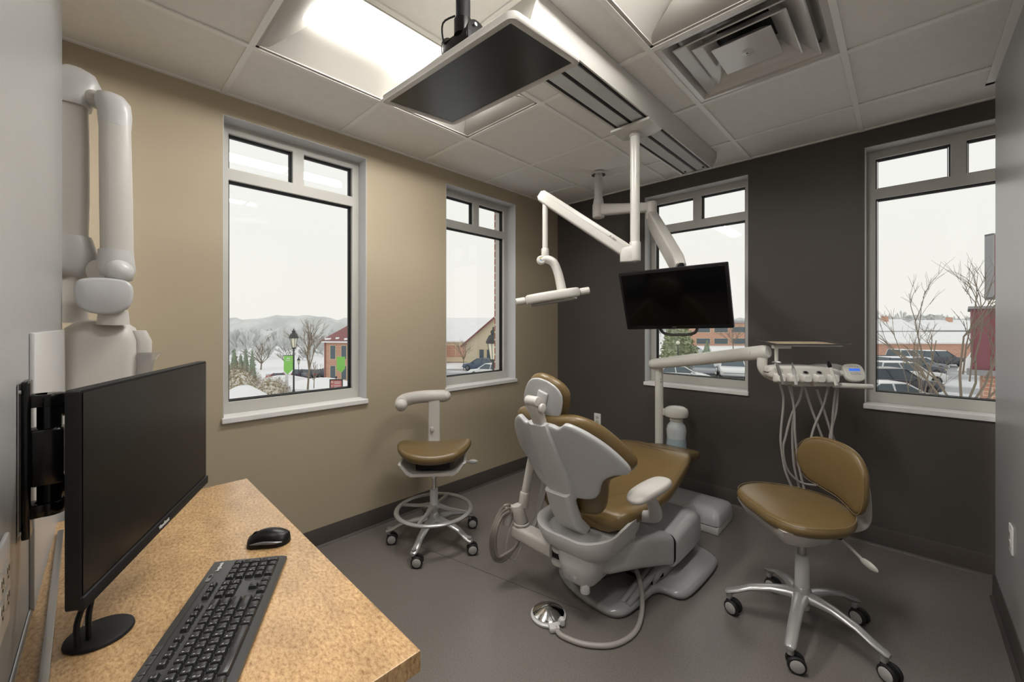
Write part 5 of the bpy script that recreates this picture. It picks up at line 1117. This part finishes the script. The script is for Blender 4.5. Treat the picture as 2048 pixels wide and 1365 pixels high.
def lamp(label, b, d, z0=None, h=4.35):
    base = far(b, d, gz(b, d) if z0 is None else z0); t = thing('street_lamp', label, 'street lamp', tuple(base), 0)
    mb = MB().use('iron').lathe([(.14, 0), (.14, .1), (.09, .35), (.055, .5), (.045, h-1.45), (.06, h-1.4), (.04, h-1.3)], 12); mb.build('post', t)
    mb = MB().use('lglass').lathe([(.1, h-1.22), (.2, h-.62)], 6); lab(mb.build('lantern_glass', t, smooth=False), 'milky lantern glass')
    mb = MB().use('iron').lathe([(.05, h-1.32), (.13, h-1.26), (.12, h-1.2), (.09, h-1.2)], 6)
    for k in range(6):
        a = 2*pi*k/6; mb.tube([(.11*cos(a), .11*sin(a), h-1.24), (.215*cos(a), .215*sin(a), h-.6)], .014, 4)
    mb.lathe([(.2, h-.62), (.28, h-.62), (.28, h-.55), (.18, h-.34), (.08, h-.28), (.11, h-.22), (.1, h-.16), (.03, h-.1), (.04, h-.05), (0, h)], 12); mb.build('lantern_frame', t); return t
lamp('black street lamp in the middle of the large left window', -.532, 25.9); lamp('small distant street lamp right of the nearer one', -.52, 73); lamp('street lamp close behind the right edge of the narrow left window', -.0455, 15, h=4.5)
t = thing('globe_lamp', 'white globe lamp post in front of the pine tree', 'street lamp', tuple(far(.4045, 42, gz(.4, 42)))); MB().use('iron').cyl((0, 0, 0), (0, 0, 2.6), .05, seg=8).build('post', t); MB().use('lglass').ball((0, 0, 2.75), .2).build('globe', t)
t = thing('banner', 'lime green pointed banner hanging left of the street lamp', 'banner', tuple(far(-.545, 25.6, -1.6))); T = basis((0, 0, 0), RGT, z=-FWD)
mb = MB().use('green').prism([(-.28, 1.05), (.28, 1.05), (.28, .18), (-.05, -.12), (-.05, -.1), (-.28, .1)], .02, T=T); mb.build('cloth', t, smooth=False); MB().use('iron').cyl(T @ Vector((-.3, 1.06, .01)), T @ Vector((.34, 1.06, .01)), .02, seg=8).build('bracket', t)
mb = MB().use('legend').prism(rrect(.2, .06, .02, 3, .0, .88), .004, T=T @ Matrix.Translation(Vector((0, 0, .021)))).prism(rrect(.3, .03, .01, 3, .0, .76), .004, T=T @ Matrix.Translation(Vector((0, 0, .021)))); mb.build('printed_marks', t, smooth=False)
t = thing('banner', 'second lime green banner beside the brick building', 'banner', tuple(far(-.417, 30, -2.0))); MB().use('green').prism([(-.3, 1.05), (.3, 1.05), (.3, .18), (.05, -.12), (-.3, .1)], .02, T=T).build('cloth', t, smooth=False)
mb = MB().use('snow').box((0, 0, 1.0), (.16, .16, 2.0), .01); tag(mb.build('white_post', None, tuple(far(-.549, 26.2, gz(-.55, 26.2)))), 'square white post under the green banner', 'post')
t = thing('direction_sign', 'red direction sign with arrows in a dark frame, lower right of the large window', 'sign', tuple(far(-.428, 27, gz(-.43, 27))))
mb = MB().use('signr').bx(-.38, .38, .0, .04, .35, 1.1, T=T @ Matrix(((1, 0, 0, 0), (0, 0, 1, 0), (0, -1, 0, 0), (0, 0, 0, 1)))) if False else MB().use('signr').prism([(-.38, .3), (.38, .3), (.38, 1.05), (-.38, 1.05)], .04, T=T)
mb.build('panel', t, smooth=False); mb = MB().use('iron')
for x in (-.4, .4): mb.prism([(x-.03, 0), (x+.03, 0), (x+.03, 1.1), (x-.03, 1.1)], .06, T=T)
mb.prism([(-.4, 1.05), (.4, 1.05), (.4, 1.12), (-.4, 1.12)], .06, T=T).ball(tuple(T @ Vector((0, 1.25, .03))), .07).cyl(T @ Vector((0, 1.1, .03)), T @ Vector((0, 1.22, .03)), .03, seg=8); mb.build('frame', t, smooth=False)
mb = MB().use('legend').prism([(-.34, .93), (-.26, 1.0), (-.26, .96), (-.2, .96), (-.2, .9), (-.26, .9), (-.26, .86)], .004, T=T @ Matrix.Translation(Vector((0, 0, .041)))).prism(circ(.04, 16, -.28, .68), .004, T=T @ Matrix.Translation(Vector((0, 0, .041))))
for y_, w_ in ((.94, .42), (.84, .36), (.7, .46), (.6, .4), (.5, .5), (.42, .44)): mb.prism(rrect(w_, .035, .01, 2, .08, y_), .004, T=T @ Matrix.Translation(Vector((0, 0, .041))))
lab(mb.build('arrow_and_lines', t, smooth=False), 'white arrow, dot and lines of small unreadable writing')

def house(name, label, b, d, z0, wdt, dep, hh, rh, wall, roof, windows, rz, snow=True, hip=0, cat='building', ov=.4):
    t = thing(name, label, cat, tuple(far(b, d, z0)), rz)
    mb = MB().use(wall).bx(-wdt/2, wdt/2, 0, dep, 0, hh); mb.build('walls', t, smooth=False)
    mb = MB().use(roof); o = ov; x0_, x1_ = -wdt/2-o, wdt/2+o
    v = [(x0_, -o, hh), (x1_, -o, hh), (x1_, dep+o, hh), (x0_, dep+o, hh), (x0_+hip, dep/2, hh+rh), (x1_-hip, dep/2, hh+rh)]
    v2 = [(a, b_, c-.18) for a, b_, c in v[:4]]
    mb.add(v+v2, [(0, 1, 5, 4), (2, 3, 4, 5), (0, 4, 3), (1, 2, 5), (6, 7, 1, 0), (7, 8, 2, 1), (8, 9, 3, 2), (9, 6, 0, 3), (6, 9, 8, 7)]); mb.build('roof', t, smooth=False)
    for x, z, w, h in windows:
        mb = MB().use('cream').bx(x-w/2-.08, x+w/2+.08, -.06, .0, z-.08, z+h+.08); f = mb.build('window', t, smooth=False); MB().use('win').bx(x-w/2, x+w/2, -.09, -.06, z, z+h).build('pane', f, smooth=False)
    return t
R44 = .7641
# two-storey brick block in the large left window (long face turned to the camera)
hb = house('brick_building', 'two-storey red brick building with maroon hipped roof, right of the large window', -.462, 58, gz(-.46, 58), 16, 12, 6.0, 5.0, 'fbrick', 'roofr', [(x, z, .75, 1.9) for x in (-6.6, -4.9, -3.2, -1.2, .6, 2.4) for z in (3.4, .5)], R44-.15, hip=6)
hb.location = hb.location+RGT*7.6; hb.matrix_basis = Matrix.Translation(hb.location) @ Matrix.Rotation(R44-.15, 4, 'Z')
for y_ in range(9): pass
mb = MB().use('snow')
for k in range(6): mb.box((-7.2+k*1.5, -.1+.3*(k % 2), 6.25+.1*(k % 2)), (1.1, .35, .16), .06, rot=(RAD(40), 0, .5))
mb.build('roof_snow', hb)
mb = MB().use('snow').bx(-8.3, 8.3, -.42, -.3, 5.75, 5.95); mb.build('gutter', hb, smooth=False); MB().use('roofr').cyl((-2.2, -.12, 0), (-2.2, -.12, 5.8), .07, seg=8).build('downpipe', hb); MB().use('roofr').cyl((-7.8, -.12, 0), (-7.8, -.12, 5.8), .07, seg=8).build('downpipe', hb)
# cream and brick clinic in the narrow window
hc2 = house('cream_building', 'long low cream and brick building under a snowy roof, narrow left window', -.16, 62, -4.2, 20, 12, 3.2, 3.6, 'cream', 'snow', [(x, .9, 1.1, 1.6) for x in (-2.6, -5.4, -8)], R44)
mb = MB().use('fbrick')
for x in (-1.1, .6, 2.2): mb.bx(x-.75, x+.75, -.03, .0, .75, 2.5)
for x in (-4.0, -6.8): mb.bx(x-.8, x+.8, -.03, 0, .75, 2.5)
mb.build('brick_panels', hc2, smooth=False)
gt = thing('gabled_entrance', 'cream gable with maroon ribbed roof at the right of the narrow window', 'building', tuple(far(-.08, 50, -4.1)), R44)
mb = MB().use('cream').bx(-1.5, 6, 0, 4, 0, 3.2); mb.add([(-1.8, 0, 3.2), (6.3, 0, 3.2), (2.25, 0, 6.6), (-1.8, 4, 3.2), (6.3, 4, 3.2), (2.25, 4, 6.6)], [(0, 1, 2), (3, 5, 4), (0, 3, 4, 1)]); mb.build('walls', gt, smooth=False)
mb = MB().use('roofr')
for s_ in (0, 1):
    a = Vector((-2.2, -.5, 2.9)) if s_ == 0 else Vector((6.7, -.5, 2.9)); c_ = Vector((2.25, -.5, 6.75))
    mb.add([a, c_, c_+Vector((0, 6.5, 0)), a+Vector((0, 6.5, 0)), a-UP*.15, c_-UP*.15, c_+Vector((0, 6.5, -.15)), a+Vector((0, 6.5, -.15))], [(0, 1, 2, 3), (4, 7, 6, 5), (0, 4, 5, 1), (3, 2, 6, 7), (0, 3, 7, 4)])
    for k in range(12): y_ = .05+k*.52; mb.tube([a+Vector((0, y_, .05)), c_+Vector((0, y_, .05))], .045, 4)
mb.build('roof', gt, smooth=False)
for x in (.3, 1.2): f = MB().use('cream').bx(x-.33, x+.33, -.06, 0, .9, 2.6).build('window', gt, smooth=False); MB().use('win').bx(x-.26, x+.26, -.08, -.06, .95, 2.5).build('pane', f, smooth=False)
# far brick office in the middle window, brick store wall in the right window
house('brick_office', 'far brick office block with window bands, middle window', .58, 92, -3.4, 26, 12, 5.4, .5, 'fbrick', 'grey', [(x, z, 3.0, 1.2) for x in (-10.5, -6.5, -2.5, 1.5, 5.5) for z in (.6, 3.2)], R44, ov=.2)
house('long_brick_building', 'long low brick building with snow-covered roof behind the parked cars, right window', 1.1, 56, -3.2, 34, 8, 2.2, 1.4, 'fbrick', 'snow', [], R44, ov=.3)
for b, d, w, l in ((.93, 80, 10, 'snowy roofed house behind the long brick building, left'), (1.09, 92, 12, 'snowy roofed house behind the long brick building, right')): 
    hq = house('house', l, b, d, -3.2, w, 8, 3.6, 2.2, 'grey', 'snow', [], R44, ov=.4)
    MB().use('fbrick').bx(1, 1.8, 3, 3.8, 4.5, 6.4).build('chimney', hq, smooth=False)
mrn = thing('maroon_building', 'maroon clad building edge with brick base, far right of the right window', 'building', tuple(far(1.12, 19, -3.2)), -.07)
mb = MB().use('maroon').bx(0, 6, 0, 6, 2.5, 5.3)
for k in range(12): mb.bx(.1+k*.5, .14+k*.5, -.03, 0, 2.5, 5.3)
mb.build('cladding', mrn, smooth=False); MB().use('grey').bx(-.15, 6.1, -.2, 6, 2.25, 2.5).bx(-.1, 6.1, -.12, 6, 5.3, 5.42).build('fascia', mrn, smooth=False); MB().use('fbrick').bx(.35, 6, .2, 6, 0, 2.25).build('brick_base', mrn, smooth=False)
mb = MB().use('maroon').bx(.0, 1.0, -.1, .1, 0, 2.1); mb.use('grey').bx(-.06, .0, -.12, .12, -.08, 2.16).bx(-.06, 1.0, -.12, .12, -.08, 0).bx(-.06, 1, -.12, .12, 2.1, 2.16)
o = mb.build('hanging_sign', None, tuple(far(1.166, 14, 2.3)), smooth=False); o.rotation_euler.z = R44; tag(o, 'maroon sign with grey frame cut by the grey partition, right window', 'sign')
# stone/brick low wall below the tree
mb = MB().use('fbrick').bx(0, 3, 0, .4, 0, 1.55); o = mb.build('brick_wall', None, tuple(far(1.135, 12.5, -2.9)), smooth=False); o.rotation_euler.z = R44; tag(o, 'low brick wall at the foot of the forked tree', 'wall')
# cars --------------------------------------------------------------------------
CARM = {}
def car(label, b, d, rz, kind, rgb, snow=True, group='cars parked outside'):
    key_ = str(rgb)
    if key_ not in CARM: M['car'+key_] = mat('car_paint', rgb, .3, coat=.4, spec=.5); CARM[key_] = 1
    base = far(b, d, gz(b, d)+.05); t = thing({'sedan': 'car', 'suv': 'suv', 'pickup': 'pickup_truck'}[kind], label, {'sedan': 'car', 'suv': 'suv', 'pickup': 'pickup truck'}[kind], tuple(base), rz, group)
    Lc, Wc = (4.7, 1.84) if kind == 'sedan' else ((4.8, 1.95) if kind == 'suv' else (5.7, 2.0))
    hood = {'sedan': .92, 'suv': 1.12, 'pickup': 1.15}[kind]; top = {'sedan': 1.44, 'suv': 1.78, 'pickup': 1.88}[kind]; zb_ = {'sedan': .22, 'suv': .3, 'pickup': .4}[kind]
    def sec_(x, w, z0_, z1_, r=.12): return [Vector((x, y, z)) for y, z in rrect(w, z1_-z0_, r, 3, 0, (z0_+z1_)/2)]
    h2 = Lc/2; mb = MB().use('car'+key_)
    tail = hood+.06 if kind == 'sedan' else hood+.02
    mb.loft([sec_(-h2, Wc*.82, zb_+.2, tail-.18), sec_(-h2+.12, Wc*.93, zb_+.05, tail-.03), sec_(-h2+.9, Wc, zb_, tail), sec_(0, Wc, zb_, hood+.02), sec_(h2-1.3, Wc, zb_, hood-.02), sec_(h2-.35, Wc*.95, zb_+.03, hood-.14), sec_(h2-.05, Wc*.8, zb_+.12, hood-.28), sec_(h2, Wc*.7, zb_+.2, hood-.36)]); mb.build('body', t, ang=50)
    xs = {'sedan': (-1.75, -1.05, .25, 1.05), 'suv': (-2.2, -1.95, .15, .95), 'pickup': (-.75, -.6, .75, 1.5)}[kind]
    mb = MB().use('win'); n1 = Wc*.9; n2 = Wc*.72
    def cab(z, k, w, m_): return [Vector((x, y, z)) for x, y in ((xs[0]+(xs[1]-xs[0])*k, -w/2), (xs[3]+(xs[2]-xs[3])*k, -w/2), (xs[3]+(xs[2]-xs[3])*k, w/2), (xs[0]+(xs[1]-xs[0])*k, w/2))]
    mb.loft([cab(hood-.02, 0, n1, 0), cab(top-.05, .92, n2+.04, 0)]); lab(mb.build('windows', t, smooth=False), 'dark car windows')
    mb = MB().use('snow' if snow else 'car'+key_); mb.loft([[v+Vector((0, 0, 0)) for v in cab(top-.07, .9, n2+.08, 0)], cab(top-.02, .97, n2, 0), cab(top, 1.05, n2*.8, 0)])
    mb.build('roof', t, ang=30)
    mb = MB().use('car'+key_)
    for y in (-1, 1):
        for x0_, x1_ in ((xs[0], xs[1]), (xs[3], xs[2]), ((xs[0]+xs[3])/2-.03, (xs[1]+xs[2])/2-.03)): mb.tube([(x0_, y*n1/2, hood-.02), (x1_, y*(n2/2+.03), top-.05)], .045, 5)
    mb.build('pillars', t)
    if kind == 'pickup': MB().use('dark').bx(-h2+.15, -.85, -.8, .8, hood-.0, hood+.03).build('cargo_bed', t, smooth=False)
    for x in (-h2+.95, h2-.95):
        for y in (-1, 1):
            r_ = .33 if kind == 'sedan' else .39
            w_ = MB().use('tyre').cyl((x, y*(Wc/2-.2), r_), (x, y*(Wc/2+.02), r_), r_, seg=20, bev=.04).build('wheel', t); MB().use('silver').cyl((x, y*(Wc/2+.0), r_), (x, y*(Wc/2+.03), r_), r_*.62, seg=10).build('rim', w_)
    for y in (-1, 1):
        MB().use('lglass').box((h2-.18, y*Wc*.33, hood-.36), (.3, .36, .14), .04).build('headlight', t)
        MB().use('tail').box((-h2+.05, y*Wc*.41, hood-.22), (.16, .18, .34 if kind == 'pickup' else .2), .03).build('tail_light', t)
        MB().use('car'+key_).box((xs[3]-.35, y*(Wc/2+.08), hood+.02), (.14, .2, .12), .04).build('wing_mirror', t)
    return t
M['tail'] = mat('red_lamp_lens', (205, 60, 50), .3)
BL, WH, DK, GR, RD = (66, 84, 108), (228, 230, 230), (66, 72, 84), (128, 132, 138), (170, 62, 62)
g1 = 'cars by the cream building'; g2 = 'cars in the parking lot'; g3 = 'distant cars beyond the road'
car('dark blue car parked by the cream building, narrow left window', -.072, 46, R44+2.6, 'sedan', BL, False, g1)
car('white car in front of the dark blue car, narrow left window', -.048, 37, R44+2.5, 'sedan', WH, False, g1)
car('red car half hidden behind the green banner', -.563, 74, R44+.4, 'sedan', RD, True, g3)
for b, l, c in ((-.505, 'dark distant car left of the tall bare tree', DK), (-.485, 'grey distant car behind the tall bare tree', GR), (-.467, 'dark distant car beside the brick building', DK)): car(l, b, 78, R44+1.3, 'suv', c, True, g3)
car('white car nearest below the middle window', .405, 31.5, R44-.1, 'sedan', WH, False, g2)
car('dark car left of the white pickup, middle window', .465, 36, R44-1.9, 'sedan', GR, False, g2)
car('white pickup truck with red tail lamp, middle window', .535, 35, R44-2.0, 'pickup', WH, False, g2)
car('grey car at the right edge of the middle window', .60, 36, R44-1.9, 'suv', GR, False, g2)
car('far snow-covered car behind the white pickup', .44, 62, R44, 'sedan', WH, True, g2)
car('white car nearest below the right window', .925, 22.5, R44-.12, 'sedan', WH, False, g2)
car('dark suv behind the nearest white car, right window', .93, 26.5, R44-.1, 'suv', DK, False, g2)
car('white suv behind the dark suv, right window', .955, 31, R44-.1, 'suv', WH, False, g2)
car('dark snowy car behind the white suv, right window', .965, 35.5, R44-.1, 'suv', DK, True, g2)
car('grey snowy car in the back row, right window', .985, 40, R44-.1, 'sedan', GR, True, g2)
car('white pickup truck farthest back by the brick wall, right window', .945, 45, R44+.0, 'pickup', WH, True, g2)
car('dark car right of the farthest pickup truck, right window', 1.04, 45, R44-.1, 'suv', DK, True, g2)
